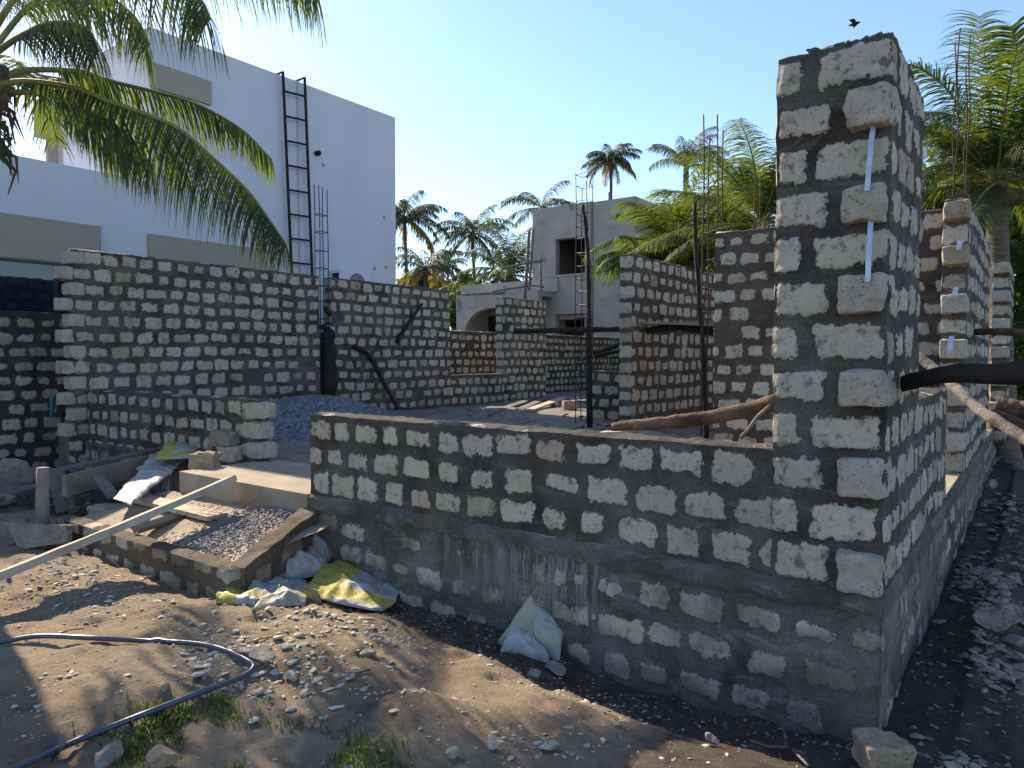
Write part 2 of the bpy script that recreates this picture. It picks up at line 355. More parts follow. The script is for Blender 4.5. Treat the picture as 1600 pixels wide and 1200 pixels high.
def stone_mesh(mb, c, size, seed, n=3, rot=None, squash=(1, .8, .6), amp=.06):
    A, F = cutstone(seed, n, 10, squash); rr = random.Random(seed + 5)
    A = A + (fbm(A, 2.2, 4, seed)[:, None]) * amp * A
    a = rr.uniform(0, 6.28) if rot is None else rot; cr, sr = math.cos(a), math.sin(a)
    A = np.stack([A[:, 0] * cr - A[:, 1] * sr, A[:, 0] * sr + A[:, 1] * cr, A[:, 2]], -1) * size + np.array(c)
    mb.add(A, F)
# ------------------------------------------------------------------ block walls
PITCHZ = .2275; Z0 = .67
def rowlayout(seed, row, s0, s1, narrow, pitch=.303, miss=.03):
    rr = random.Random(seed * 1009 + row * 37); out = []
    if narrow:
        w = (s1 - s0) / 2; out.append(((s0 + s1) / 2, w + .03 - rr.uniform(0, .03), .086 + rr.uniform(-.012, .008), rr.random())); return out
    s = s0 - (.5 if row % 2 else 0) * pitch + rr.uniform(-.04, .04)
    while s < s1:
        w = pitch + rr.uniform(-.05, .05)
        if rr.random() > miss:
            hw = (w - rr.uniform(.035, .10)) / 2; hh = rr.uniform(.062, .088)
            out.append((s + w / 2, hw, hh, rr.random()))
        s += w
    return out
def face_grid(mb, o, S, Nn, L, z0, z1, res, seed, flip, drip=None, beam=None, smear=1.0, fd=False):
    ns = max(2, int(L / res)) + 1; nz = max(2, int((z1 - z0) / res)) + 1
    s = np.linspace(0, L, ns); z = np.linspace(z0, z1, nz); SS, ZZ = np.meshgrid(s, z, indexing='ij')
    S = np.array(S, float); Nn = np.array(Nn, float)
    o = np.array([o[0], o[1], 0.0]); P = o + SS[..., None] * S; P[..., 2] += ZZ
    sg = SS + float(o @ S)     # world-aligned coordinate
    sd = np.full(SS.shape, .2); tint = np.zeros(SS.shape)
    a0 = sg.min(); a1 = sg.max()
    r0 = int(math.floor((z0 - Z0) / PITCHZ)) - 1; r1 = int(math.ceil((z1 - Z0) / PITCHZ)) + 1
    wz = vn(P, 1.1, seed + 3) * .02
    for r in range(r0, r1 + 1):
        zc = Z0 + (r + .5) * PITCHZ - (.13 if fd else 0)
        if fd and zc > .50: continue
        if beam and r in beam: continue
        if zc < z0 or zc > z1: continue
        m = np.abs(ZZ - zc) <= PITCHZ * .62
        for (c, hw, hh, t) in rowlayout(seed, r, a0, a1, L < .42, miss=(.12 if L < 5 else .32) if fd else .02):
            rr = .03; rz = random.Random(int(c * 1e4) + r)
            sx = hw * rz.uniform(.93, 1.02); sh = (hh - (.012 if fd else 0)) ; oz = rz.uniform(-.012, .012)
            qx = np.abs(SS + (a0 if True else 0) - c) - (sx - rr); qz = np.abs(ZZ - zc - wz - oz) - (sh - rr)
            d = np.hypot(np.maximum(qx, 0), np.maximum(qz, 0)) + np.minimum(np.maximum(qx, qz), 0) - rr
            d = d + rz.uniform(-.004, .016) * smear
            upd = m & (d < sd); sd = np.where(upd, d, sd); tint = np.where(upd, t, tint)
    n1 = vn(P, 9, seed); n2 = vn(P, 24, seed + 5)
    sd = sd + (n1 * .015 + n2 * .013 + vn(P, 4, seed + 7) * .008) * smear
    blk = sstep(.006, -.008, sd)
    ed = np.minimum(np.minimum(SS, L - SS), np.minimum(ZZ - z0, z1 - ZZ)); damp = sstep(0, .03, ed)
    disp = (blk * .010 + n1 * .003) * damp
    dr = np.zeros(SS.shape)
    if drip: dr = sstep(drip[0] - .15, drip[1] - .1, ZZ) * (ZZ < drip[1] + .01) * sstep(-.45, .0, vn(P * np.array([1, 1, 0]), .9, 77))
    if fd:
        inb = (ZZ > .55 + n1 * .012); sd = np.where(inb, .2, sd); disp = np.where(inb, .022 * damp + n1 * .004, disp - .004)
    P = P + Nn * disp[..., None]
    J = np.stack([vn(P, 8, 11), vn(P, 8, 12), vn(P, 8, 13)], -1) * .006 + np.stack([vn(P, 27, 21), vn(P, 27, 22), vn(P, 27, 23)], -1) * .003
    P = P + J
    mb.grid(P, dict(sd=sd, tint=tint, drip=dr), flip)
def top_grid(mb, x0, x1, y0, y1, z, res, seed):
    nx = max(2, int((x1 - x0) / res)) + 1; ny = max(2, int((y1 - y0) / res)) + 1
    X, Y = np.meshgrid(np.linspace(x0, x1, nx), np.linspace(y0, y1, ny), indexing='ij'); P = np.stack([X, Y, 0 * X + z], -1)
    ed = np.minimum(np.minimum(X - x0, x1 - X), np.minimum(Y - y0, y1 - Y)); damp = sstep(0, .03, ed)
    P[..., 2] += (vn(P, 10, seed) * .012 + .012 + vn(P, 30, seed) * .006) * damp
    P = P + np.stack([vn(P, 8, 11), vn(P, 8, 12), vn(P, 8, 13)], -1) * .006 + np.stack([vn(P, 27, 21), vn(P, 27, 22), vn(P, 27, 23)], -1) * .003
    mb.grid(P, dict(sd=.02 + vn(P, 5, seed) * .05, tint=.3 + 0 * X, drip=0 * X))
def bw(mb, x0, x1, y0, y1, z0, z1, res=.03, seed=1, faces='fblrt', **kw):
    if 'f' in faces: face_grid(mb, (x0, y0), (1, 0, 0), (0, -1, 0), x1 - x0, z0, z1, res, seed, False, **kw)
    if 'b' in faces: face_grid(mb, (x0, y1), (1, 0, 0), (0, 1, 0), x1 - x0, z0, z1, max(res, .05), seed + 1, True, **kw)
    if 'r' in faces: face_grid(mb, (x1, y0), (0, 1, 0), (1, 0, 0), y1 - y0, z0, z1, res, seed + 2, False, **kw)
    if 'l' in faces: face_grid(mb, (x0, y0), (0, 1, 0), (-1, 0, 0), y1 - y0, z0, z1, res if y1 - y0 < .4 else max(res, .05), seed + 3, True, **kw)
    if 't' in faces: top_grid(mb, x0, x1, y0, y1, z1, res, seed)
ZT = Z0 + 12 * PITCHZ; ZW = Z0 + 3 * PITCHZ; ZS = Z0 + 4 * PITCHZ
W = MB(); bw(W, -4.44, 0, 0, .24, -.45, .67, .022, 5, 'flt', drip=(.12, .55), fd=True); bw(W, -.24, 0, 0, 12.0, -.45, .67, .03, 8, 'r', drip=(.2, .55), fd=True); top_grid(W, -.24, 0, .24, 12.0, .67, .05, 8)
W.build('foundation_wall', M['found'], origin=(-1, 0, 0), label='stained block foundation with concrete ring beam under the near corner pillar', cat='foundation')
W = MB(); bw(W, -4.43, -.54, .006, .21, .67, ZW, .018, 15, 'flbt')
W.build('low_wall', M['wall'], origin=(-2.4, 0, .67), label='low three-course white block wall running left from the tall corner pillar', cat='wall')
# corner pillar with toothing blocks and straps
pil = thing('corner_pillar', 'tall block corner pillar with protruding blocks and metal straps, nearest the camera', 'pillar', (0, 0, .67))
def pillar_front(mb):
    # hand laid rows of the street face: (centre, half width) for long and short courses
    x0, x1 = -.54, 0.0; L = .54; res = .012
    s = np.linspace(x0, x1, int(L / res) + 1); z = np.linspace(.67, ZT, int((ZT - .67) / res) + 1); SS, ZZ = np.meshgrid(s, z, indexing='ij')
    P = np.stack([SS, 0 * SS, ZZ], -1); sd = np.full(SS.shape, .2); tint = np.zeros(SS.shape); rr_ = random.Random(4)
    for k in range(12):
        zc = ZT - (k + .5) * PITCHZ
        row = [(-.475, .068), (-.165, .17)] if k % 2 == 0 else [(-.40, .135)]
        for (c, hw) in row:
            c += rr_.uniform(-.02, .02); hw *= rr_.uniform(.88, 1.0); hh = rr_.uniform(.072, .09); rr = .022; ang = rr_.uniform(-.05, .05)
            qx = np.abs(SS - c) - (hw - rr); qz = np.abs(ZZ - zc - (SS - c) * ang) - (hh - rr)
            d = np.hypot(np.maximum(qx, 0), np.maximum(qz, 0)) + np.minimum(np.maximum(qx, qz), 0) - rr
            u_ = d < sd; sd = np.where(u_, d, sd); tint = np.where(u_, rr_.random() * .62, tint)
    n1 = vn(P, 9, 31); n2 = vn(P, 24, 32); n3 = vn(P, 55, 33); sd = sd + n1 * .012 + n2 * .008
    blk = sstep(.006, -.008, sd); ed = np.minimum(np.minimum(SS - x0, x1 - SS), ZT - ZZ); damp = sstep(0, .03, ed)
    P[..., 1] -= (blk * .014 + n1 * .005 + n2 * .004 + n3 * .002) * damp
    P = P + np.stack([vn(P, 8, 11), vn(P, 8, 12), vn(P, 8, 13)], -1) * .006 + np.stack([vn(P, 27, 21), vn(P, 27, 22), vn(P, 27, 23)], -1) * .003
    mb.grid(P, dict(sd=sd, tint=tint, drip=0 * SS))
W = MB(); pillar_front(W)
bw(W, -.54, 0, 0, .21, .67, ZT, .02, 41, 'lbt'); bw(W, -.21, 0, .21, 1.12, .67, ZT, .02, 43, 'lbt')
face_grid(W, (0, 0), (0, 1, 0), (1, 0, 0), 1.12, .67, ZT, .014, 43, False)
W.build('masonry', M['wall'], pil)
def rough_block(mb, c, d, seed, amp=.012, n=14, rot=0, flat=.0):
    g = np.linspace(-1, 1, n); c = np.array(c); h = np.array(d) / 2
    for ax in range(3):
        for sg in (-1, 1):
            A, B = np.meshgrid(g, g, indexing='ij'); P = np.zeros(A.shape + (3,)); o = [i for i in range(3) if i != ax]
            P[..., ax] = sg; P[..., o[0]] = A; P[..., o[1]] = B
            l = (np.abs(P) ** 16).sum(-1, keepdims=True) ** (1 / 16.); P = P / l       # rounded corners
            Q = P * h; Q = Q * (1 + vn(P * .8, 1, seed + 9)[..., None] * .06 + vn(P, 1.7, seed + 19)[..., None] * .04)
            Q = Q + np.stack([vn(P * h, 14, seed), vn(P * h, 14, seed + 1), vn(P * h, 14, seed + 2)], -1) * amp + np.stack([vn(P * h, 40, seed), vn(P * h, 40, seed + 1), vn(P * h, 40, seed + 2)], -1) * amp * .4
            if rot:
                cr, sr = math.cos(rot), math.sin(rot); Q = np.stack([Q[..., 0] * cr - Q[..., 1] * sr, Q[..., 0] * sr + Q[..., 1] * cr, Q[..., 2]], -1)
            mb.grid(Q + c, None, flip=(sg < 0) ^ (ax == 1))
for k, (dz, w, h) in zip(range(1, 12, 2), [(.0, .20, .19), (-.01, .19, .175), (.005, .205, .19), (0, .20, .18), (.01, .19, .19), (-.01, .20, .20)]):
    zc = ZT - (k + .5) * PITCHZ + dz
    W = MB(); rough_block(W, (-.095 + random.uniform(-.012, .012), .035 + random.uniform(-.012, .01), zc), (w, .23, h), 60 + k, .013, rot=random.uniform(-.09, .09)); W.build('toothing_block', M['stone'], pil)
def strap(p, q, parent, w=.024):
    W = MB(); p = Vector(p); q = Vector(q); n = 8; V = []
    for i in range(n + 1):
        c = p.lerp(q, i / n) + Vector((0, -.012 * math.sin(math.pi * i / n) - .003, 0))
        for sx in (-1, 1): V.append((c.x + sx * w / 2, c.y, c.z))
        for sx in (1, -1): V.append((c.x + sx * w / 2, c.y + .003, c.z))
    F = [(4 * i + a, 4 * i + (a + 1) % 4, 4 * i + 4 + (a + 1) % 4, 4 * i + 4 + a) for i in range(n) for a in range(4)] + [(3, 2, 1, 0), (4 * n, 4 * n + 1, 4 * n + 2, 4 * n + 3)]
    W.add(V, F); W.build('metal_strap', M['galv'], parent)
strap(PY(1366, 184, -.03), PY(1355, 298, -.10), pil); strap(PY(1362, 330, -.035), PY(1356, 440, -.105), pil)
# mortar crumbs on top of the pillar
W = MB(); rr_ = random.Random(3)
for i in range(46):
    x_ = rr_.uniform(-.51, -.02); z_ = .018 if x_ > -.12 else 0
    stone_mesh(W, (x_, rr_.uniform(.015, .19), ZT + rr_.uniform(.0, .012) + z_), rr_.uniform(.014, .038), i, 2, None, (1.3, 1, .55), .2)
W.build('mortar_crumbs', M['mortar'], pil)
W = MB(); bw(W, -.21, 0, 1.12, 2.86, .67, ZS, .02, 43, 'rblt')
W.build('sill_wall', M['wall'], origin=(-.1, 2, .67), label='waist-high block wall under the window opening right of the corner pillar', cat='wall')
sw = thing('side_wall', 'long tall block wall on the right beyond the doorway, with strapped toothed end', 'wall', (-.1, 6.4, .67))
W = MB(); bw(W, -.21, 0, 4.45, 8.35, .67, ZT, .03, 51, 'frblt'); W.build('masonry', M['wall'], sw)
rr_ = random.Random(8)
for k in range(0, 12, 2):
    zc = ZT - (k + .5) * PITCHZ + rr_.uniform(-.01, .01); W = MB(); rough_block(W, (-.09, 4.42, zc), (.22, .22, .185), 90 + k, .012); W.build('toothing_block', M['stone_tan'] if k < 4 else M['stone'], sw)
for (a, b) in (((1500, 377), (1498, 391)), ((1494, 449), (1491, 464)), ((1487, 525), (1484, 552))): strap(PY(*a, 4.28), PY(*b, 4.26), sw, .045)
fw = thing('far_side_wall', 'farthest tall block wall on the right, its toothed end by the palm trunk', 'wall', (.05, 11, .67))
W = MB(); bw(W, -.05, .16, 10.3, 12.6, .4, ZT, .045, 55, 'frblt'); W.build('masonry', M['wall'], fw)
for k in range(0, 12, 2):
    W = MB(); rough_block(W, (.055, 10.27, ZT - (k + .5) * PITCHZ), (.24, .22, .17), 190 + k, .012, 8); W.build('toothing_block', M['stone'], fw)
W = MB(); bw(W, -2.74, -.22, 4.96, 5.17, .67, ZT, .026, 61, 'flbrt')
rr_ = random.Random(9)
W.build('cross_wall', M['wall_brown'], origin=(-1.5, 5, .67), label='tall block room wall seen just behind the corner pillar, ending at the rebar cage', cat='wall')
W = MB(); bw(W, -4.61, -4.40, 5.95, 9.9, .67, ZT, .035, 65, 'flbrt')
W.build('partition_wall', M['wall_brown'], origin=(-4.5, 8, .67), label='brown-mortared block wall crossed by scaffold planks, in front of the bushy palm', cat='wall')
W = MB(); bw(W, -6.05, -4.62, 7.5, 7.71, .67, ZS, .035, 68, 'flbt')
W.build('short_wall', M['wall_brown'], origin=(-5.3, 7.6, .67), label='short brown-mortared block wall standing behind the black upright pole', cat='wall')  # plain brown-mortar masonry, no orange in its colour
W = MB(); bw(W, -10.91, -10.7, .70, 5.12, .3, ZT, .028, 71, 'frblt')
lw = thing('left_wall', 'tall block wall left of the doorway gap, below the white house', 'wall', (-10.8, 2.9, .67)); W.build('masonry', M['wall_far'], lw)
for k in range(12):
    zc = ZT - (k + .5) * PITCHZ; W = MB()
    if k % 2: rough_block(W, (-10.82, .64, zc), (.25, .17, .18), 210 + k, .012, 8)
    else: rough_block(W, (-10.80, .76, zc), (.24, .22, .18), 230 + k, .01, 8)
    W.build('toothing_block', M['stone'], lw)
W = MB(); bw(W, -10.91, -10.7, 5.42, 8.95, .3, ZT, .035, 75, 'frblt'); bw(W, -10.91, -10.7, 8.95, 11.0, .3, ZS - .18, .035, 75, 'rbt'); bw(W, -10.91, -10.7, 11.0, 13.05, .3, ZT, .035, 75, 'frblt')
W.build('window_wall', M['wall_far'], origin=(-10.8, 9, .67), label='long tall block wall with a window opening, between black gap post and grey house', cat='wall')
W = MB(); bw(W, -10.65, -6.55, .86, 1.07, .10, ZW, .022, 81, 'frblt')
W.build('low_wall', M['wall_far'], origin=(-8.6, .9, .1), label='low block wall left of the entrance with loose rocks at its right end', cat='wall')
W = MB(); bw(W, -10.67, -6.53, .82, .858, -.1, .60, .03, 83, 'frlt', drip=(.1, .5), fd=True)
W.build('foundation_wall', M['found'], origin=(-8.6, .84, 0), label='streaked grey foundation under the low wall left of the entrance', cat='foundation')
W = MB(); bw(W, -12.55, -12.34, -6, 24, -.1, 2.55, .045, 91, 'rt')
W.build('boundary_wall', M['wall_dirty'], origin=(-12.4, 5, 0), label='dark dirty block boundary wall at the foot of the white house', cat='wall')
W = MB(); bw(W, -12.4, -5, 22.5, 22.7, 0, 2.5, .06, 94, 'ft')
W.build('rear_boundary_wall', M['wall_dirty'], origin=(-8, 22.5, 0), label='distant dark block wall in front of the grey rendered house', cat='wall')
# ------------------------------------------------------------------ ground
def gh(X, Y):
    P = np.stack([X, Y, 0 * X], -1)
    h = .03 + .15 * sstep(-.35, -1.6, Y)
    h = h + .10 * sstep(-6.9, -7.6, X) * sstep(.5, -.4, Y) - .03 * np.exp(-((X + 5) / 1.2) ** 2) * sstep(-1.5, -1.1, Y)
    h = h - .16 * np.exp(-((X + 1.2) / 1.5) ** 2) * sstep(-.9, -.1, Y) * (X < .3)
    h = np.where(X > 0, h * .5 + .0, h)
    h = h + .11 * np.exp(-(((X + 1.75) / .30) ** 2 + ((Y + 1.55) / .25) ** 2)) + .05 * np.exp(-(((X + 3.1) / .5) ** 2 + ((Y + 2.2) / .3) ** 2))
    h = h + .10 * np.exp(-((X - .35) / .18) ** 2) * sstep(.2, 1.2, Y) * sstep(3.2, 2.2, Y)
    near = sstep(16, 6, np.hypot(X + 2, Y))
    h = h + (fbm(P, .9, 3, 5) * .04 + fbm(P, 3.6, 5, 9, .6) * .024 + np.abs(vn(P, 9, 3)) * .016 * sstep(-.2, .5, vn(P, 1.2, 60)) - np.maximum(0, vn(P, 5, 61) - .35) * .06) * near
    inside = (X > -12.4) & (X < -.05) & (Y > .9)
    h = np.where(inside & (Y > 1.2), np.minimum(h, -.1), h)
    return h
def axis(a, b, step, far):
    c = list(np.arange(a, b, step)); s = step; x = c[-1]
    while x < far: s *= 1.28; x += s; c.append(x)
    s = step; x = c[0]; l = []
    while x > -far: s *= 1.28; x -= s; l.append(x)
    return np.array(l[::-1] + c)
gx = axis(-7.2, 1.6, .026, 900); gy = axis(-3.6, .35, .026, 900)
GX, GY = np.meshgrid(gx, gy, indexing='ij'); GZ = gh(GX, GY)
P = np.stack([GX, GY, GZ], -1)
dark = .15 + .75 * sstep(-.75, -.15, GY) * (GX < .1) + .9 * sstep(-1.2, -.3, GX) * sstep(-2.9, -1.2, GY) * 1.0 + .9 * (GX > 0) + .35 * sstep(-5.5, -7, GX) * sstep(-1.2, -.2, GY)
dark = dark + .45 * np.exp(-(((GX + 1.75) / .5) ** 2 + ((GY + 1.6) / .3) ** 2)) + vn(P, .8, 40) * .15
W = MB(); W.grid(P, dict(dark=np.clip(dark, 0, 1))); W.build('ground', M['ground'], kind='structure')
def slab(name, x0, x1, y0, y1, z0, z, mat, res=.05, amp=.01, heaps=(), fn=None):
    nx = int((x1 - x0) / res) + 1; ny = int((y1 - y0) / res) + 1
    X, Y = np.meshgrid(np.linspace(x0, x1, nx), np.linspace(y0, y1, ny), indexing='ij'); P = np.stack([X, Y, 0 * X + z], -1)
    ed = np.minimum(np.minimum(X - x0, x1 - X), np.minimum(Y - y0, y1 - Y)); P[..., 2] += (fbm(P, 2.5, 4, 3) * amp) * sstep(0, .1, ed)
    for (hx, hy, r, hh) in heaps: P[..., 2] += hh * np.exp(-(((X - hx) ** 2 + (Y - hy) ** 2) / r ** 2)) * sstep(0, .3, ed)
    mb = MB(); mb.grid(P)
    for (S, sgn) in ((P[:, 0], 1), (P[:, -1], -1), (P[0], -1), (P[-1], 1)):
        B = S.copy(); B[:, 2] = z0; G = np.stack([B, S], 1); mb.grid(G, None, flip=(sgn < 0))
    return mb.build(name, mat, kind='structure')
slab('entrance_floor', -6.53, -4.45, -.015, 1.1, -.1, .665, M['slab'], .03, .006)
slab('interior_floor', -12.3, -.23, 1.1, 22.4, -.1, .66, M['slab_dirt'], .07, .02, heaps=((-6.2, 7.0, .7, .10), (-3.2, 4.5, .8, .08), (-4.0, 5.4, .5, .12), (-8.5, 8.5, 1, .07)))
slab('door_threshold', -.235, -.012, 2.87, 4.44, .6, .69, M['slab'], .04, .004)
# ------------------------------------------------------------------ angular stones and scatters
PROTO = [cutstone(i, 1, 13, (1, .72, (.25, .38, .5)[i % 3])) for i in range(18)]
def scatter(name, label, cat, mat, pts, kind='stuff'):
    Vs = []; Fs = []; n = 0
    for (x, y, z, s) in pts:
        A, F = PROTO[random.randrange(18)]; a = random.uniform(0, 6.28); t = random.uniform(-.4, .4)
        Rm = np.array((Matrix.Rotation(a, 3, 'Z') @ Matrix.Rotation(t, 3, 'X')))
        Vs.append((A @ Rm.T) * s * np.array((1, 1, .8)) + np.array((x, y, z))); Fs += [(p + n, q + n, r + n) for p, q, r in F]; n += len(A)
    me = bpy.data.meshes.new(name); me.from_pydata(np.concatenate(Vs).tolist(), [], Fs); me.materials.append(mat); me.update()
    o = bpy.data.objects.new(name, me); C.objects.link(o); return tag(o, label, cat, None, kind)
def g1(x, y): return float(gh(np.array([x]), np.array([y]))[0])
def cluster(cx, cy_, rx, ry, n, s0, s1, fz=None):
    out = []
    for _ in range(n):
        x = random.gauss(cx, rx); y = random.gauss(cy_, ry)
        if fz is None and y > -.03 and -4.5 < x < 0.02: y = -.03 - abs(y) * .3
        s = s0 * (s1 / s0) ** (random.random() ** 2.2)
        out.append((x, y, (fz(x, y) if fz else g1(x, y)) + s * .15, s))
    return out
def G(px, py, z=.15):                       # ground point seen at a pixel (two refinement steps)
    p = PZ(px, py, z)
    for _ in range(3): p = PZ(px, py, g1(p.x, p.y))
    return p
pts = []
for (px, py, rx, ry, n, s0, s1) in [(430, 1010, .45, .22, 420, .008, .05), (520, 980, .35, .18, 240, .008, .05), (330, 1040, .25, .15, 110, .008, .045), (820, 1060, .4, .25, 160, .006, .03),
        (160, 900, .6, .3, 260, .01, .055), (60, 960, .5, .3, 160, .008, .035), (640, 1080, .6, .4, 260, .005, .022), (300, 1160, .5, .3, 80, .006, .03), (880, 1150, .5, .25, 200, .005, .03),
        (430, 960, .35, .12, 160, .01, .045), (700, 1180, .3, .12, 60, .01, .04), (950, 1100, .5, .3, 260, .004, .02)]:
    c = G(px, py); pts += cluster(c.x, c.y, rx, ry, int(n * .6), s0 * .7, s1 * .85)
for _ in range(1100): x = random.uniform(-7, .2); y = random.uniform(-3, -.1); pts.append((x, y, g1(x, y) + .001, .003 * 3 ** random.random()))
for (px, py, rx, ry, n, s0, s1) in [(450, 1020, .38, .16, 260, .010, .05), (560, 985, .3, .12, 160, .010, .04), (340, 1045, .2, .1, 70, .01, .05), (170, 930, .5, .16, 140, .01, .045), (900, 1080, .35, .15, 70, .008, .03), (90, 1090, .3, .15, 60, .008, .035), (850, 1160, .3, .1, 60, .01, .035)]:
    c = G(px, py); pts += cluster(c.x, c.y, rx, ry, n, s0, s1)
scatter('coral_chips', 'pale broken coral chips strewn over the sandy foreground', 'rubble', M['chip'], pts)
pts = []
for _ in range(1500): x = random.uniform(.03, 1.1); y = random.uniform(-1.2, 6); pts.append((x, y, g1(x, y) + .004, .006 * 5 ** (random.random() ** 1.6)))
for (px, py, rx, ry, n) in [(1540, 900, .16, .35, 700), (1570, 950, .12, .2, 260), (1590, 1060, .15, .2, 260), (1570, 800, .2, .6, 300), (1500, 1190, .2, .1, 80)]:
    c = G(px, py, .05); pts += [(x, y, z, s) for (x, y, z, s) in cluster(c.x, c.y, rx, ry, n, .012, .09) if x > .05]
for _ in range(700): x = random.uniform(-4.4, 0); y = -abs(random.gauss(0, .25)) - .03; pts.append((x, y, g1(x, y) + .004, .006 * 4 ** (random.random() ** 2)))
for _ in range(500): x = random.uniform(-10, -6.6); y = random.uniform(-1.6, .8); pts.append((x, y, g1(x, y) + .01, .01 * 6 ** (random.random() ** 2)))
scatter('dirty_rubble', 'dark dirty stone rubble on the shaded ground beside the walls', 'rubble', M['chip_dark'], pts)
pts = []
for _ in range(5200):
    x = random.uniform(-7, .1); y = random.uniform(-3.1, -.05)
    if vn(np.array([[x, y, 0]]), 1.6, 8)[0] + random.uniform(-.3, .3) > 0: pts.append((x, y, g1(x, y), .004 * 5 ** (random.random() ** 2.5)))
scatter('soil_clods', 'crumbled clods of the same brown soil over the foreground', 'soil', M['clod'], pts)
# ------------------------------------------------------------------ entrance ramp with gravel
def rampz(x, y): return .30 + .17 * min(1, max(0, (y + 1.0) / 1.0))
rm = thing('entrance_ramp', 'unfinished gravel-filled block ramp in front of the entrance', 'ramp', (-5.4, -.5, .1))
X, Y = np.meshgrid(np.linspace(-6.75, -4.12, 90), np.linspace(-.92, -.02, 36), indexing='ij'); P = np.stack([X, Y, .30 + .17 * (Y + 1)], -1); P[..., 2] += fbm(P, 3, 4, 2) * .018 - .02
W = MB(); W.grid(P); W.build('fill', M['slab'], rm)
W = MB(); bw(W, -6.85, -4.0, -1.05, -.90, -.1, .33, .018, 101, 'frblt'); W.build('front_kerb', M['kerb'], rm)
W = MB(); n = 30
for i in range(1):
    A, B = Vector((-4.03, -.97, 0)), Vector((-4.40, -.03, 0)); d = (B - A).normalized(); px_ = Vector((-d.y, d.x, 0))
    s = np.linspace(0, 1, 44); q = np.linspace(0, 1, 30)
    def pt(s_, off, z): c = A.lerp(B, s_) + px_ * off; return (c.x, c.y, z)
    zt = lambda s_: .33 + .22 * s_
    Pf = np.array([[pt(a, -.08, -.1 + (zt(a) + .1) * b) for b in q] for a in s]); Pb = np.array([[pt(a, .08, -.1 + (zt(a) + .1) * b) for b in q] for a in s]); Pt = np.array([[pt(a, -.08 + .16 * b, zt(a)) for b in np.linspace(0, 1, 9)] for a in s])
    for Q, fl in ((Pf, False), (Pb, True), (Pt, False)):
        sdv = np.full(Q.shape[:2], .2); SS = np.repeat(s[:, None], Q.shape[1], 1) * 1.0; ZZ = Q[..., 2]
        for (c, zc, hw, hh) in ((.22, .20, .10, .08), (.62, .34, .14, .09), (.45, .08, .12, .07)):
            qx = np.abs(SS - c) - hw; qz = np.abs(ZZ - zc) - hh; dd = np.maximum(qx, qz); sdv = np.minimum(sdv, dd)
        if Q is Pt: sdv[:] = .2
        J = np.stack([vn(Q, 8, 11), vn(Q, 8, 12), vn(Q, 8, 13)], -1) * .012 + np.stack([vn(Q, 27, 21), vn(Q, 27, 22), vn(Q, 27, 23)], -1) * .005
        W.grid(Q + J, dict(sd=sdv + vn(Q, 9, 2) * .03, tint=np.full(sdv.shape, .93), drip=0 * sdv), flip=fl)
    for e in (0, -1):
        Q = np.stack([Pf[e], Pb[e]], 0); W.grid(Q, dict(sd=np.full(Q.shape[:2], .2), tint=np.zeros(Q.shape[:2]), drip=np.zeros(Q.shape[:2])), flip=(e == 0))
W.build('side_kerb', M['kerb'], rm)
pts = []
while len(pts) < 1500:
    x = random.gauss(-4.75, .33); y = random.uniform(-.88, -.04)
    x -= (y + .4) * .25
    if -6.1 < x < -4.25 and random.random() < math.exp(-((x + 4.75) / .6) ** 2): pts.append((x, y, rampz(x, y) - .012 + random.uniform(0, .03) + .03 * math.exp(-((x + 4.7) / .3) ** 2), random.uniform(.011, .022)))
for _ in range(250): x = random.uniform(-6.6, -4.3); y = random.uniform(-.9, -.05); pts.append((x, y, rampz(x, y) - .01, random.uniform(.006, .016)))
scatter('gravel', 'blue-grey gravel spread in the entrance ramp', 'gravel', M['gravel'], pts)
pts = []
for (cx, cy_, rx, ry, n) in [(-4.9, -1.75, .35, .18, 260), (-5.5, -1.5, .3, .15, 200)]: pts += cluster(cx, cy_, rx, ry, n, .01, .028)
scatter('spilled_gravel', 'grey gravel spilled on the sand in front of the ramp', 'gravel', M['gravel'], pts)
hx, hy = -9.35, 3.9
X, Y = np.meshgrid(np.linspace(hx - 1.35, hx + 1.9, 60), np.linspace(hy - 2.2, hy + 2.2, 80), indexing='ij'); q = ((X - hx) / 1.6) ** 2 + ((Y - hy) / 1.9) ** 2
P = np.stack([X, Y, .62 + .62 * np.exp(-q * 1.3) - .06], -1); P[..., 2] += vn(P, 12, 4) * .02
W = MB(); W.grid(P); W.build('gravel_core', M['gravel'], label='heap of dark gravel behind the entrance opening', cat='gravel', kind='stuff')
pts = []
for _ in range(5200):
    x = random.uniform(hx - 1.3, hx + 1.8); y = random.uniform(hy - 2.1, hy + 2.1); q = ((x - hx) / 1.6) ** 2 + ((y - hy) / 1.9) ** 2
    z = .56 + .62 * math.exp(-q * 1.3)
    if z > .64: pts.append((x, y, z + .012, random.uniform(.016, .032)))
scatter('gravel_heap', 'loose stones covering the dark gravel heap behind the entrance', 'gravel', M['gravel'], pts)
pts = []
for _ in range(1300):
    x = random.uniform(-10.2, -2.8); y = random.uniform(3, 13)
    pts.append((x, y, .67, .012 * 6 ** (random.random() ** 2.2)))
for (cx, cy_, n) in [(-4.9, 5.6, 150), (-6.2, 7.0, 160), (-9.6, 11.5, 150), (-8.6, 7.6, 120), (-3.6, 4.6, 90)]:
    pts += [(x, y, .68 + random.uniform(0, .05), s) for (x, y, z, s) in cluster(cx, cy_, .5, .5, n, .02, .10, lambda a, b: .67)]
scatter('interior_rubble', 'stone rubble lying on the unfinished interior floor', 'rubble', M['stone_grey'], pts)
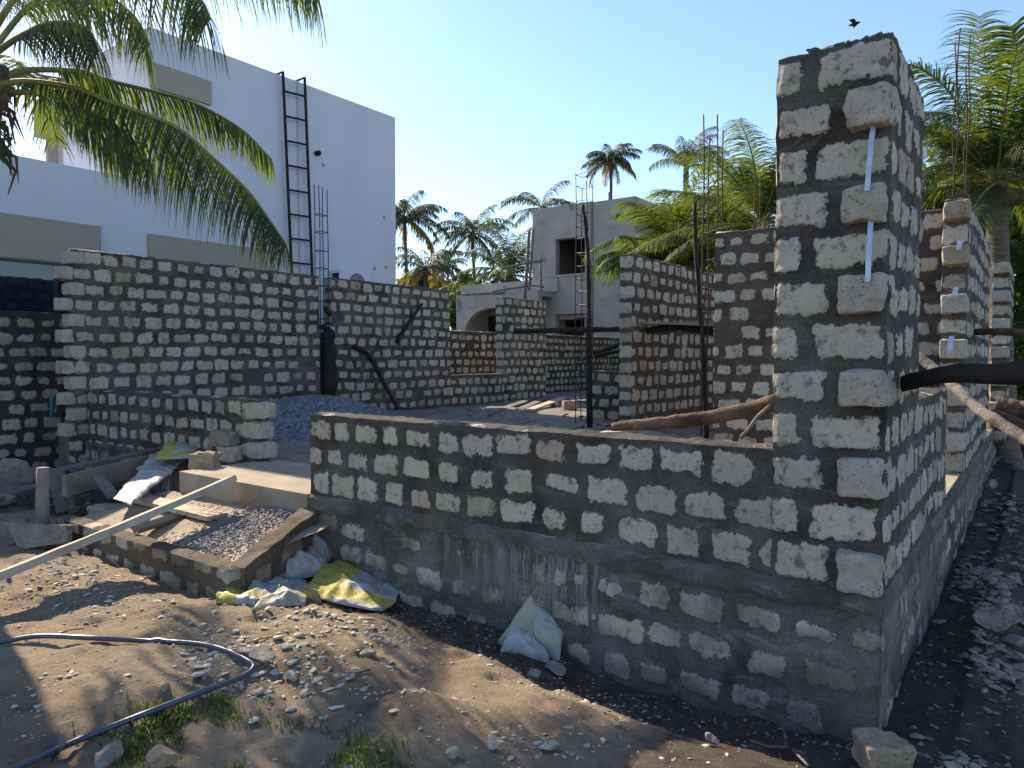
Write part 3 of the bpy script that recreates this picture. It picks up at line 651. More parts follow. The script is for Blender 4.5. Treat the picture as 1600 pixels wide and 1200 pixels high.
# ------------------------------------------------------------------ individual rocks and blocks
def rock(px, py, size, label, mat='stone', z=None, squash=(1, .8, .65), seed=0, cat='rock', name='rock', up=.35, rot=None, group=None, n=3):
    p = G(px, py) if z is None else PZ(px, py, z)
    W = MB(); stone_mesh(W, (p.x, p.y, p.z + size * up), size, seed, 4 if size > .08 else n, rot, squash, .16 if size > .08 else .08)
    return W.build(name, M[mat], origin=(p.x, p.y, p.z), label=label, cat=cat, group=group)
rock(488, 938, .095, 'brown rock holding down the yellow cement sack', 'stone_tan', seed=3, rot=.3, squash=(1, .8, .8))
rock(868, 1052, .075, 'dark grey stone right of the crumpled sack by the low wall', 'stone_grey', seed=4)
rock(835, 1055, .05, 'small rough stone in front of the crumpled sack by the low wall', 'stone_grey', seed=44)
rock(575, 1025, .06, 'pale flat stone lying on sunlit sand below the yellow sack', 'stone', seed=5, squash=(1.1, .6, .45))
rock(405, 1032, .095, 'flat grey stone just behind the bend of the pipe', 'stone_grey', seed=6, squash=(1.1, .8, .4))
rock(455, 1062, .06, 'pale triangular stone right of the bend of the pipe', 'stone', seed=7, squash=(1, .7, .5))
rock(315, 1058, .055, 'pale stone inside the bend of the pipe', 'stone', seed=8, squash=(1, .7, .4))
rock(258, 1080, .05, 'brown stone inside the bend of the pipe', 'stone_tan', seed=9, squash=(1, .7, .7))
rock(255, 1195, .10, 'tan stone at the bottom edge beside the grass', 'stone_tan', seed=10, squash=(1.1, .7, .4))
rock(165, 1196, .10, 'grey rough-topped stone at the bottom edge near the black plastic', 'stone_grey', seed=11, squash=(1.2, .7, .4))
rock(708, 1182, .05, 'white crusty stone in the bottom middle of the foreground', 'stone', seed=12)
rock(770, 1170, .035, 'small white crusty stone beside the larger one in the bottom middle', 'stone', seed=13)
rock(860, 1172, .05, 'white crusty stone in the shade right of bottom middle', 'stone', seed=14)
rock(1110, 1160, .04, 'speckled stone in the dark soil near the dry twig', 'stone_grey', seed=15)
rock(1555, 975, .17, 'large dark broken block lying in rubble beside the right wall', 'stone_grey', seed=16, squash=(1.2, .8, .5), up=.25)
rock(1590, 1010, .10, 'flat broken slab piece below the large dark block at right edge', 'stone_grey', seed=17, squash=(1.2, .8, .35))
rock(55, 850, .27, 'large pitted boulder beneath the long plank at left', 'stone_grey', seed=18, squash=(1.25, .7, .6), rot=.6)
rock(8, 760, .30, 'big round boulder at the left edge', 'stone_grey', seed=19, squash=(.9, .9, .9), z=.35)
rock(30, 742, .16, 'small dark boulder beside the wooden post', 'stone_grey', seed=20, squash=(1, .8, .8), z=.38)
rock(12, 785, .12, 'angular grey stone in front of the big round boulder', 'stone_grey', seed=21, squash=(1, .8, .7), z=.3)
rock(300, 806, .05, 'small stone beside the metal trough', 'stone_tan', seed=22)
for k, (px, py, s) in enumerate([(720, 628, .12), (640, 633, .10), (800, 632, .08), (870, 636, .1), (955, 655, .17), (1020, 640, .1), (835, 620, .1)]):
    rock(px, py, s, ['reddish rubble stone by the foot of the window wall', 'stone under the leaning black stick', 'stone beside the loose planks inside', 'lump on the sunlit patch of the interior floor', 'large grey rubble lump right of the black upright pole', 'rubble lump at the foot of the partition wall', 'lump of rubble at the far end of the loose planks'][k], 'stone_grey' if k % 2 else 'stone_tan', .67, seed=30 + k)
def block(c, d, rot, label, mat='stone', seed=1, name='loose_block', cat='block', amp=.012, tilt=0):
    W = MB(); rough_block(W, (0, 0, d[2] / 2), d, seed, amp, 18)
    o = W.build(name, M[mat], origin=(0, 0, 0), label=label, cat=cat); o.location = c; o.rotation_euler = (tilt, 0, rot); return o
c = G(1378, 1192, .1); block((c.x, c.y - .02, c.z - .01), (.20, .20, .13), R(36), 'mortar-topped brick at the bottom edge in front of the corner pillar', 'stone_tan', 5)
c = G(167, 822, .2); block((c.x, c.y, c.z), (.27, .24, .22), R(20), 'white squared block standing behind the long plank', 'stone', 6)
c = PZ(320, 728, .67); block((c.x, c.y, .655), (.27, .2, .16), R(30), 'lit rough block lying in front of the two stacked blocks', 'stone_tan', 7, amp=.02)
c = PZ(360, 718, .67); block((c.x, c.y, .655), (.26, .18, .17), R(8), 'lower of two stacked blocks against the low left wall', 'stone', 8); block((c.x - .1, c.y, .825), (.32, .2, .17), R(4), 'upper of two stacked blocks against the low left wall', 'stone_grey', 9, amp=.018)
c = PZ(735, 617, .67); block((c.x, c.y, .67), (.3, .2, .18), .5, 'reddish block on the floor before the window wall', 'stone_tan', 12)
c = PZ(890, 640, .67); block((c.x, c.y, .67), (.32, .2, .2), .8, 'dusty block lying left of the rebar cage by the black pole', 'stone_tan', 13)
c = PZ(858, 612, .67); block((c.x, c.y, .67), (.25, .2, .2), .3, 'sunlit block at the end of the loose planks', 'stone', 14)
# toothed blocks at right end of the low left wall
for k in range(3):
    zc = ZW - (k + .5) * PITCHZ; c = (-6.58 + (.06 if k % 2 == 0 else .0), .96, zc - .09)
    block(c, (.26, .22, .185), R(2), ['top', 'middle', 'bottom'][k] + ' squared end block at the right end of the low left wall', 'stone', 70 + k)
# ------------------------------------------------------------------ timber, planks, poles
def plank(a, b, w, h, label, mat='wood_pale', name='plank', cat='plank', up=(0, 0, 1), bow=0, n=14, rough=.0025, seed=1):
    W = MB(); W.beam(a, b, w, h, up, bow, n, rough, seed); a = Vector(a)
    return W.build(name, M[mat], origin=a, label=label, cat=cat)
a = PZ(358, 750, .70); b = PZ(-30, 912, .36); plank(a, b, .20, .055, 'long pale plank sloping from the entrance floor down to the left edge', up=(-.25, -.35, 1), bow=-.01)
a = PZ(100, 752, .55); b = PZ(250, 712, .60); plank((a.x, a.y, .50), (b.x, b.y, .53), .05, .22, 'timber formwork board on edge along the low left wall', 'wood_old')
a = PZ(95, 727, .68); b = PZ(245, 700, .68); plank((a.x, a.y, .635), (b.x, b.y, .66), .12, .03, 'narrow grey batten on top of the formwork board', 'wood_grey')
a = G(68, 832, .2); W = MB(); W.tube([(a.x, a.y, a.z - .1), (a.x - .01, a.y, a.z + .25), (a.x, a.y + .01, a.z + .62)], [.062, .06, .055], 9)
W.build('wooden_post', M['wood_old'], origin=a, label='stubby wooden post standing in rubble at the left', cat='post')
def sheet(name, corners, mat, label, cat, amp=.02, n=14, seed=1, thick=.006):
    A, B, D, E = [Vector(c) for c in corners]; P = np.zeros((n, n, 3))
    for i in range(n):
        for j in range(n): P[i, j] = A.lerp(B, i / (n - 1)).lerp(E.lerp(D, i / (n - 1)), j / (n - 1))
    nr = np.array((B - A).cross(E - A).normalized()); P = P + nr * (fbm(P, 3, 3, seed) * amp)[..., None]
    W = MB(); W.grid(P); W.grid(P - nr * thick, None, flip=True)
    for a_, b_, f in ((P[0], (P - nr * thick)[0], 0), (P[-1], (P - nr * thick)[-1], 1), (P[:, 0], (P - nr * thick)[:, 0], 1), (P[:, -1], (P - nr * thick)[:, -1], 0)): W.grid(np.stack([a_, b_], 0), None, flip=bool(f))
    return W.build(name, M[mat], origin=A, label=label, cat=cat)
d0 = 8.0
sheet('bent_metal_sheet', [PD(70, 730, d0 + .1), PD(92, 734, d0 + .15), PD(118, 795, d0 - .3), PD(88, 803, d0 - .3)], 'wood_grey', 'bent grey sheet leaning beside the wooden post', 'sheet', .03)
a = PD(92, 735, 8.1); b = PD(116, 802, 7.7); plank(a, b, .09, .03, 'short grey offcut leaning behind the bent sheet', 'wood_grey')
a = PD(48, 800, 7.2); b = PD(62, 832, 7.0); plank(a, b, .08, .03, 'small grey board leaning against the foot of the wooden post', 'wood_grey')
a = G(-30, 800, .3); b = G(52, 788, .3); plank((a.x, a.y, .36), (b.x, b.y, .36), .35, .04, 'wide dark board lying behind the boulders at the left edge', 'wood_grey')
a = PZ(205, 775, .42); b = PZ(340, 808, .42); plank(a, b, .20, .04, 'short wide board under the white sack beside the ramp', 'wood_pale', up=(0, 0, 1)); 
a = PD(155, 745, 7.6); b = PD(178, 778, 7.4); plank(a, b, .12, .015, 'small bent pale offcut beneath the white sack', 'wood_grey')
# metal trough
p0, p1 = PZ(212, 836, .34), PZ(292, 808, .36); ax = (p1 - p0); L = ax.length; ax.normalize(); sx = Vector((-ax.y, ax.x, 0)); P = np.zeros((20, 13, 3))
for i in range(20):
    for j in range(13):
        t = -1 + 2 * j / 12; e = 1 - .5 * (abs(i / 19 * 2 - 1) ** 6); q = p0 + ax * (L * i / 19) + sx * (t * .075 * e) + Vector((0, 0, .045 * t * t + .01)); P[i, j] = q
W = MB(); W.grid(P); W.grid(P + np.array([0, 0, -.008]), None, flip=True)
W.build('metal_trough', M['galv'] if False else M['concrete'], origin=p0, label='shallow cement-crusted trough lying on the ramp fill', cat='trough')
# rusty mesh offcut
W = MB()
for k in range(4): a = PZ(300 + 22 * k, 806 - 2 * k, .47); b = PZ(345 + 22 * k, 785 - 4 * k, .50); W.tube([a, b], .0022, 5)
for k in range(3): a = PZ(285 + 14 * k, 786 + 8 * k, .48); b = PZ(365 + 10 * k, 806 + 2 * k, .48); W.tube([a, b], .0022, 5)
W.build('wire_mesh_offcut', M['steel'], origin=PZ(310, 800, .45), label='rusty wire mesh offcut at the end of the short wide board', cat='wire')
# charred poles and scaffold timber
def pole(pts, rad, label, mat='blackwood', name='pole', cat='pole', seg=9, wob=.012, n=22, seed=0, nar=None):
    c = catmull(pts, n); rr = random.Random(seed); m = len(c)
    rad = [rad[0] + (rad[1] - rad[0]) * i / (m - 1) + rr.uniform(-.1, .1) * rad[0] for i in range(m)]
    c = [p + Vector((rr.uniform(-wob, wob), rr.uniform(-wob, wob), rr.uniform(-wob, wob))) * .5 for p in c]
    W = MB(); W.tube(c, rad, seg); return W.build(name, M[mat], origin=pts[0], label=label, cat=cat)
dv = 11.85
pole([PD(922, 670, dv), PD(921, 560, dv), PD(920, 470, dv), PD(919, 400, dv), PD(915, 350, dv), PD(910, 320, dv)], (.046, .028), 'tall black upright pole with a bent top, standing by the rebar cage', seed=1)
pole([PD(803, 517, 12.2), PD(900, 516, 12.0), PD(1000, 513, 11.7), PD(1116, 510, 11.3)], (.04, .055), 'long black horizontal pole tied across the upright pole', seed=2)
pole([PD(928, 552, 12.4), PD(955, 543, 12.1), PD(990, 530, 11.6)], (.03, .045), 'black prop sloping up to the left end of the partition wall', seed=3)
pole([PD(930, 556, 12.8), PD(955, 551, 12.5), PD(985, 545, 12.1)], (.03, .04), 'second, lower black prop against the partition wall', seed=4)
plank(PD(972, 507, 11.4), PD(1122, 503, 10.6), .2, .04, 'pale scaffold plank across the partition wall', 'wood_old', name='scaffold_plank')
plank(PD(978, 503, 11.2), PD(1125, 508, 10.4), .14, .035, 'second scaffold plank lying crossed over the first', 'wood_old', name='scaffold_plank')
pole([PD(1010, 517, 11.3), PD(1060, 512, 11.0), PD(1120, 520, 10.6)], (.05, .06), 'thick charred log under the scaffold planks', seed=5)
pole([PX(553, 541, -10.64), PX(578, 558, -10.6), PX(600, 600, -10.5), PX(622, 640, -10.3)], (.05, .04), 'bent black stick leaning on the window wall near the gap', seed=6)
pole([PX(660, 474, -10.66), PX(645, 495, -10.62), PX(628, 520, -10.62), PX(620, 535, -10.62)], (.03, .05), 'short black stick stuck high on the window wall', seed=7)
pole([PX(512, 650, -10.75), PX(513, 590, -10.78), PX(512, 530, -10.78), PX(511, 519, -10.78)], (.16, .15), 'thick black charred post filling the gap between the two left walls', seed=8, wob=.03)
pole([PX(509, 482, -10.75), PX(515, 490, -10.6)], (.05, .05), 'short black stub poking out high in the wall gap', seed=9, n=3)
pole([PD(1085, 318, 10.6), PD(1088, 400, 10.6), PD(1096, 500, 10.5), PD(1102, 600, 10.4), PD(1104, 690, 10.3)], (.03, .036), 'charred upright pole just left of the tall rebar cage', seed=10)
# log in the low wall opening and its branch
pole([PD(958, 668, 4.9), PD(985, 664, 4.85), PD(1010, 663, 4.8), PD(1080, 656, 4.75), PD(1150, 645, 4.65), PD(1215, 628, 4.55)], (.03, .055), 'brown barked log lying behind the low wall up to the pillar', 'log', 'log', 'log', 12, .006, 30, 11)
pole([PD(1158, 683, 4.3), PD(1168, 672, 4.32), PD(1185, 650, 4.35), PD(1203, 634, 4.4)], (.012, .010), 'thin pale stick leaning beside the pillar on the low wall', 'log_grey', 'stick', 'stick', 6, .002, 12, 12)
pole([PD(1392, 606, 3.95), PD(1440, 592, 3.7), PD(1500, 583, 3.5), PD(1560, 584, 3.35), PD(1640, 578, 3.2)], (.038, .058), 'thick black pole sticking out of the corner pillar to the right edge', 'blackwood', seed=13, wob=.004, seg=14, n=16)
pole([PD(1428, 553, 7.2), PD(1465, 580, 6.9), PD(1500, 612, 6.5), PD(1530, 640, 6.2), PD(1570, 665, 5.9), PD(1640, 712, 5.5)], (.045, .05), 'weathered grey pole crossing the side wall diagonally', 'log_grey', seed=14, wob=.006, n=24, seg=12)
pole([PD(1432, 521, 8.5), PD(1500, 520, 8.2), PD(1560, 518, 7.8), PD(1640, 523, 7.4)], (.04, .04), 'thin dark pole poking through the side wall at mid height', 'log', seed=15, wob=.008)
for k, (a, b, l) in enumerate([((760, 648), (835, 622), 'left of the loose planks on the interior floor'), ((812, 640), (858, 620), 'middle of the loose planks on the interior floor'), ((826, 641), (880, 622), 'right, sunlit one of the loose planks on the interior floor')]):
    plank(PZ(*a, .70 + .02 * k), PZ(*b, .74 + .02 * k), .2, .04, l, 'wood_pale' if k == 2 else 'wood_grey', name='loose_plank')  # paler wood on the right plank stands in for the sunlight on it
c = PZ(865, 630, .70); plank((c.x - .3, c.y + .2, .74), (c.x + .5, c.y - .5, .70), .15, .03, 'crossed short board among the loose planks', 'wood_grey', name='loose_plank')
# dry twig
W = MB(); tw = [G(1172, 1160), G(1200, 1170), G(1228, 1172), G(1258, 1182)]
for t in tw: t.z += .012
W.tube(catmull(tw, 12), .006, 6); t2 = [G(1228, 1172), G(1225, 1148)]; t2[0].z += .012; t2[1].z += .04; W.tube(catmull(t2, 4), .006, 6); t3 = [G(1236, 1174), G(1262, 1200)]; t3[0].z += .015; t3[1].z += .012; W.tube(t3, .006, 6)
W.build('dry_twig', M['log_grey'], origin=tw[0], label='forked dry twig on dark soil below the foundation', cat='twig')
for k, (a, b) in enumerate([((90, 993), (130, 985)), ((385, 1008), (430, 998)), ((520, 1068), (578, 1050))]):
    p, q = G(*a), G(*b); W = MB(); W.tube([(p.x, p.y, p.z + .008), ((p.x + q.x) / 2, (p.y + q.y) / 2, (p.z + q.z) / 2 + .02), (q.x, q.y, q.z + .012)], .004, 5)
    W.build('twig', M['log'], origin=p, label=['short dark twig on sand above the pipe', 'thin twig near the bend of the pipe', 'twig lying on the edge of the dark mound'][k], cat='twig')
# ------------------------------------------------------------------ rebar cages
def cage(pa, top, wx, wy, zb, step, label, mat='steel', rb=.007, tops=(0, .15, .05, .2), name='rebar_cage', skip=0):
    t = thing(name, label, 'rebar cage', (pa[0], pa[1], zb)); x, y = pa[0], pa[1]
    cs = [(x - wx / 2, y - wy / 2), (x + wx / 2, y - wy / 2), (x + wx / 2, y + wy / 2), (x - wx / 2, y + wy / 2)]
    for k, (a, b) in enumerate(cs):
        W = MB(); n = 8; W.tube([(a + .012 * math.sin(i * 1.3 + k) , b + .01 * math.cos(i * 1.7 + k), zb + (top - tops[k] - zb) * i / n) for i in range(n + 1)], rb, 6); W.build('bar', M[mat], t)
    z = zb + .15; k = 0
    while z < top - skip:
        W = MB(); q = [Vector((a, b, z + random.uniform(-.012, .012))) for a, b in cs]; q.append(q[0]); g = rb * 1.3
        W.tube(q, rb * .75, 5); W.build('stirrup', M[mat], t); z += step * random.uniform(.85, 1.15); k += 1
    return t
c = PX(507, 600, -10.8); tz = PX(497, 287, -10.8).z; cage((-10.8, 5.27), tz, .15, .20, .67, .34, 'dark rebar cage in the gap before the white house', 'steel_blue', .010, (.0, .05, .1, .03), skip=.6)
c = PD(912, 660, 12.3); cage((c.x, c.y), PD(912, 275, 12.3).z, .22, .2, .67, .23, 'slim rebar cage behind the black upright pole', 'steel_blue', .008, skip=.0)
c = PD(1110, 690, 10.0); cage((c.x, c.y), PD(1110, 186, 10.0).z, .2, .20, .67, .34, 'tall rusty rebar cage rising in front of the bushy palm', 'steel', .010, (0, .04, .2, .22), skip=.8)
c = PX(1508, 300, .03); cage((-.10, 4.75), PX(1512, 60, -.1).z, .10, .30, 3.36, .75, 'tall thin rebar cage against the side wall before the right palm', 'steel', .007, (.25, .5, .1, .0), skip=.5)
W = MB(); c = PD(1195, 400, 12); 
for k, (px, pt_) in enumerate(((1060, 345), (1072, 352), (1178, 285), (1187, 268))):
    W = MB(); W.tube([PD(px, 425, 12), PD(px + 1, pt_, 12)], .008, 5)
    W.build('starter_bar', M['steel'], origin=PD(px, 425, 12), label=['left of two thin steel bars in front of the bushy young palm', 'right of two thin steel bars in front of the bushy young palm', 'left of two thin steel bars above the cross wall', 'right of two thin steel bars above the cross wall'][k], cat='rebar')
# ------------------------------------------------------------------ white house
HX = -13.3
h = thing('white_house', 'white two-storey house with flat parapets and beige panels behind the left wall', 'house', (-14, 4, 0))
W = MB(); XL = PY(98, 200, 3.24).x; W.box(XL, HX, 3.24, 9.74, 0, 8.17); W.box(-22, HX, -9, 3.237, 0, 4.66); W.box(HX - .2, HX, -9, 3.237, 4.66, 5.22)
W.box(-22, HX - .2, 2.9 + .3, 3.237, 4.66, 5.22); W.build('wall', M['paint'], h)
W = MB(); W.box(HX + .002, HX + .06, -9, PX(155, 353, HX).y, 3.50, 4.22); W.build('wall_panel', M['panel'], h)
W = MB(); W.box(HX + .002, HX + .06, PX(230, 367, HX).y, PX(428, 392, HX).y, 3.0, 4.21); W.build('wall_panel', M['panel'], h)
W = MB(); W.box(HX + .002, HX + .06, PX(232, 98, HX).y, PX(328, 127, HX).y, 7.02, 7.50); W.build('wall_panel', M['panel'], h)
w = thing('w', None, None, (HX, 0, 2.5)); bpy.data.objects.remove(w)
W = MB(); W.box(HX + .003, HX + .03, -9, 1.95, 2.2, 3.48); wf = W.build('window', M['darkframe'], h)
y = -8.95
while y < 1.9:
    W = MB(); y2 = min(y + 1.16, 1.92); W.box(HX + .032, HX + .036, y + .04, y2 - .04, 2.25, 3.43)
    o = W.build('pane', M['glass'], wf, origin=h.location); y = y2
# upper terrace room at the left
ty = 3.5
def TY(px, py): return PY(px, py, ty)
xl = TY(52, 160).x; xd = TY(90, 200).x; zt_ = TY(52, 158).z; zl = TY(70, 207).z
W = MB(); W.box(xl, XL - .002, ty + 1.6, 9.0, 4.67, zt_ - .002); W.build('terrace_room', M['paint'], h)
W = MB(); W.box(xl, XL - .002, ty, ty + .25, zl, zt_); W.box(xd, TY(101, 200).x, ty + .002, ty + .3, 4.67, zl); W.box(xl, xl + .12, ty + .25, ty + 1.6, 4.67, zt_); W.build('terrace_lintel', M['rawcement'], h)
W = MB(); dz = PY(78, 215, ty + 1.55); W.box(dz.x, dz.x + .75, ty + 1.54, ty + 1.58, 4.67, dz.z); W.build('door', M['door'], h)
W = MB(); c = PX(494, 240, HX); W.tube([(HX, c.y, c.z), (HX + .12, c.y, c.z)], .06, 12); W.build('pipe_stub', M['dark'], h)
W = MB(); 
for (px, py) in ((600, 340), (603, 418), (585, 420), (505, 258)): c = PX(px, py, HX); W.box(HX + .002, HX + .006, c.y - .04, c.y + .04, c.z - .04, c.z + .05)
W.build('wall_scuffs', M['rawcement'], h)
W = MB()
for px in (296, 305): p = PX(px, 75, HX - .3); W.tube([(p.x, p.y, 8.1), (p.x, p.y, 10.2)], .03, 6)
W.build('roof_bars', M['steel_blue'], h)
# ladder
l = thing('ladder', 'black iron ladder hooked over the roof of the white house', 'ladder', (HX + .2, 6.6, 2))
LT = [PX(442, 112, HX + .15), PX(476, 121, HX + .15)]; LB = [PX(456, 430, HX + .15), PX(488, 433, HX + .15)]
for a, b in zip(LT, LB):
    d = (b - a); W = MB(); bb = a + d * 1.3; W.tube([(HX - .35, a.y, a.z - .02), (HX + .15, a.y, a.z), (bb.x, bb.y, bb.z)], .035, 6, smooth=False); W.build('rail', M['blackwood'], l)
for i in range(11):
    f = (29 + 37.3 * i) / 310; a = LT[0] + (LB[0] - LT[0]) * f; b = LT[1] + (LB[1] - LT[1]) * f; W = MB(); W.tube([a, b], .024, 6); W.build('rung', M['blackwood'], l)
W = MB(); p = PX(464, 125, HX + .03); W.tube([p, (p.x, p.y + .02, 2.5)], .008, 5); W.build('hanging_cable', M['rawcement'], origin=p, label='thin pale cable hanging down behind the iron ladder', cat='cable')
# air conditioner
y0 = PX(528, 421, HX + .3).y; y1 = PX(576, 425, HX + .3).y; zt2 = PX(528, 421, HX + .3).z; cx = (y0 + y1) / 2
ac = thing('air_conditioner', 'white air conditioner unit on the house wall just above the block wall', 'air conditioner', (HX + .17, cx, zt2 - .6))
W = MB(); W.box(HX + .06, HX + .36, y0, y1, zt2 - .58, zt2); W.build('case', M['acwhite'], ac)
W = MB(); yc = cx + .06; a = [(HX + .365, yc + .25 * math.cos(t * math.pi / 16), zt2 - .30 + .25 * math.sin(t * math.pi / 16)) for t in range(32)]; W.add(a, [tuple(range(32))]); W.build('fan_grille', simple('grille', (.12, .12, .13), (.16, .16, .17), 3), ac)
W = MB(); 
for k in range(7): W.tube([(HX + .372, yc + .03 * k * math.cos(t * math.pi / 12), zt2 - .30 + .036 * k * math.sin(t * math.pi / 12)) for t in range(25)], .004, 4)
W.build('grille_rings', M['acwhite'], ac)
W = MB(); W.box(HX + .1, HX + .33, y0 - .004, y0 - .001, zt2 - .5, zt2 - .08); W.build('side_vent', M['dark'], ac)
W = MB(); W.box(HX + .06, HX + .34, y0 + .1, y0 + .14, zt2 - .63, zt2 - .582); W.box(HX + .06, HX + .34, y1 - .14, y1 - .1, zt2 - .63, zt2 - .582); W.build('bracket', M['darkframe'], ac)
# ------------------------------------------------------------------ grey unfinished house
gy_ = 24.6
gh_ = thing('grey_house', 'unfinished grey rendered two-storey house with square window holes', 'house', (-14, gy_, 0))
def gp(px, py): return PY(px, py, gy_)
x0 = gp(832, 330).x; x1 = gp(922, 320).x; zt1 = gp(832, 328).z; wx0 = gp(868, 400).x; wx1 = gp(914, 400).x; wz1 = gp(880, 373).z; wz0 = gp(880, 429).z; vz1 = gp(880, 491).z; vz0 = gp(880, 526).z
W = MB(); th = .35; gyb = gy_ + 8
W.box(x0, wx0, gy_, gy_ + th, 0, zt1); W.box(wx1, x1, gy_, gy_ + th, 0, zt1); W.box(wx0, wx1, gy_, gy_ + th, wz1, zt1); W.box(wx0, wx1, gy_, gy_ + th, vz1, wz0); W.box(wx0, wx1, gy_, gy_ + th, 0, vz0)
W.box(x0, x0 + th, gy_ + th, gyb, 0, zt1); W.box(x0 + th, x1, gyb - th, gyb, 0, zt1); W.box(x0 + th, x1, gy_ + th, gyb - th, zt1 - .6, zt1 - .4); W.box(x0 + th, x1, gy_ + th, gyb - th, 3.6, 3.8)
W.build('wall', M['render'], gh_)
x2 = gp(990, 312).x; z2 = gp(950, 311).z
W = MB(); W.box(x1 + .002, x2, gy_ + .15, gyb, 0, z2); W.build('stair_block', M['render'], gh_)
W = MB(); W.box(x2 + .002, x2 + 3.2, gy_ + 1.5, gyb, 0, z2 - .25); W.build('rear_wing', M['render'], gh_)
for (a, b) in ((wz0, wz1), (vz0, vz1)):
    W = MB(); W.box(wx0 - .08, wx1 + .08, gy_ - .04, gy_ - .002, b + .002, b + .12); W.build('window_head', M['render'], gh_)
    W = MB(); W.box(wx0 - .1, wx1 + .1, gy_ - .05, gy_ - .002, a - .1, a - .002); W.build('window_sill', M['render'], gh_)
W = MB(); W.box(wx0 + .3, x1 - .05, gy_ + 4, gy_ + 4.05, 3.9, zt1 - .7); W.box(wx0, x1 - .1, gy_ + 4, gy_ + 4.05, .1, 3.5); W.build('inner_wall_shade', M['dark'], gh_)  # near-black sheets put the shade of the unlit rooms into colour
# arched porch wing
ay = gy_ - 1.3
def ap(px, py): return PY(px, py, ay)
ax0 = ap(713, 480).x; ax1 = ap(840, 480).x; az = ap(720, 461).z; oc = ap(768, 518); orx = ap(812, 518).x - oc.x; orz = ap(768, 481).z - ap(768, 518).z; zsp = ap(768, 518).z
W = MB(); th = .35
xs = [ax0, oc.x - orx] + [oc.x - orx + 2 * orx * (1 - math.cos(math.pi * i / 28)) / 2 for i in range(1, 28)] + [oc.x + orx, ax1]
def lo(x): q = (x - oc.x) / orx; return zsp + orz * math.sqrt(max(0, 1 - q * q)) if abs(q) < 1 else zsp
for i in range(len(xs) - 1):
    a, b = xs[i], xs[i + 1]
    if i == 0 or i == len(xs) - 2: W.box(a, b, ay, ay + th, 0, az); continue
    za, zb = lo(a), lo(b); V = [(a, ay, za), (b, ay, zb), (b, ay, az), (a, ay, az), (a, ay + th, za), (b, ay + th, zb), (b, ay + th, az), (a, ay + th, az)]
    W.add(V, [(0, 1, 2, 3), (4, 7, 6, 5), (0, 4, 5, 1), (3, 2, 6, 7)])
W.box(ax0, ax0 + th, ay + th, ay + 6, 0, az); W.box(ax0, ax1, ay + th, ay + 6, az - .25, az - .002)
W.build('arched_wall', M['render'], gh_)
u0 = PY(720, 447, ay + 1.2); W = MB(); W.box(u0.x, ax1 + .3, ay + 1.2, ay + 1.5, az, u0.z + .02); W.build('parapet', M['render'], gh_)
W = MB(); W.box(ax0 + .4, ax1, ay + 2.2, ay + 2.4, 0, az - .26); W.build('porch_back_wall', M['render'], gh_)
q0 = PY(745, 495, ay + 2.1); q1 = PY(782, 530, ay + 2.1); W = MB(); W.box(q0.x, q1.x + .5, ay + 2.12, ay + 2.19, .1, q0.z); W.build('doorway', M['dark'], gh_)  # near-black panel painted as the shade inside the open doorway
# timber scaffold on grey house
def spole(pa, pb, d, r, par, mat='log_grey'): W = MB(); W.tube([PD(*pa, d), PD(*pb, d)], r, 6); W.build('pole', M[mat], par)
sc1 = thing('timber_scaffold', 'rickety pale pole scaffold at the left corner of the grey house', 'scaffold', PD(825, 520, 27))
for a, b, r in [((827, 360), (820, 470), .07), ((833, 358), (826, 470), .06), ((844, 405), (846, 470), .05), ((783, 419), (848, 407), .05), ((826, 446), (850, 448), .05), ((770, 455), (825, 447), .05), ((722, 460), (790, 458), .06)]: spole(a, b, 33.2, r * 1.1, sc1)
sc2 = thing('timber_scaffold', 'pole scaffold with one dark upright on the right half of the grey house', 'scaffold', PD(955, 520, 26))
for a, b, r, m_ in [((952, 300), (958, 520), .06, 'log_grey'), ((956, 385), (961, 480), .09, 'blackwood'), ((934, 400), (931, 520), .05, 'log_grey'), ((905, 398), (940, 400), .05, 'log_grey'), ((922, 432), (985, 434), .06, 'wood_pale'), ((918, 439), (950, 440), .05, 'log_grey'), ((925, 498), (962, 493), .05, 'wood_pale'), ((953, 397), (985, 399), .05, 'log_grey'), ((916, 390), (922, 520), .07, 'wood_old'), ((961, 490), (963, 500), .1, 'wood_old')]: spole(a, b, 33.0, r * 1.1, sc2, m_)
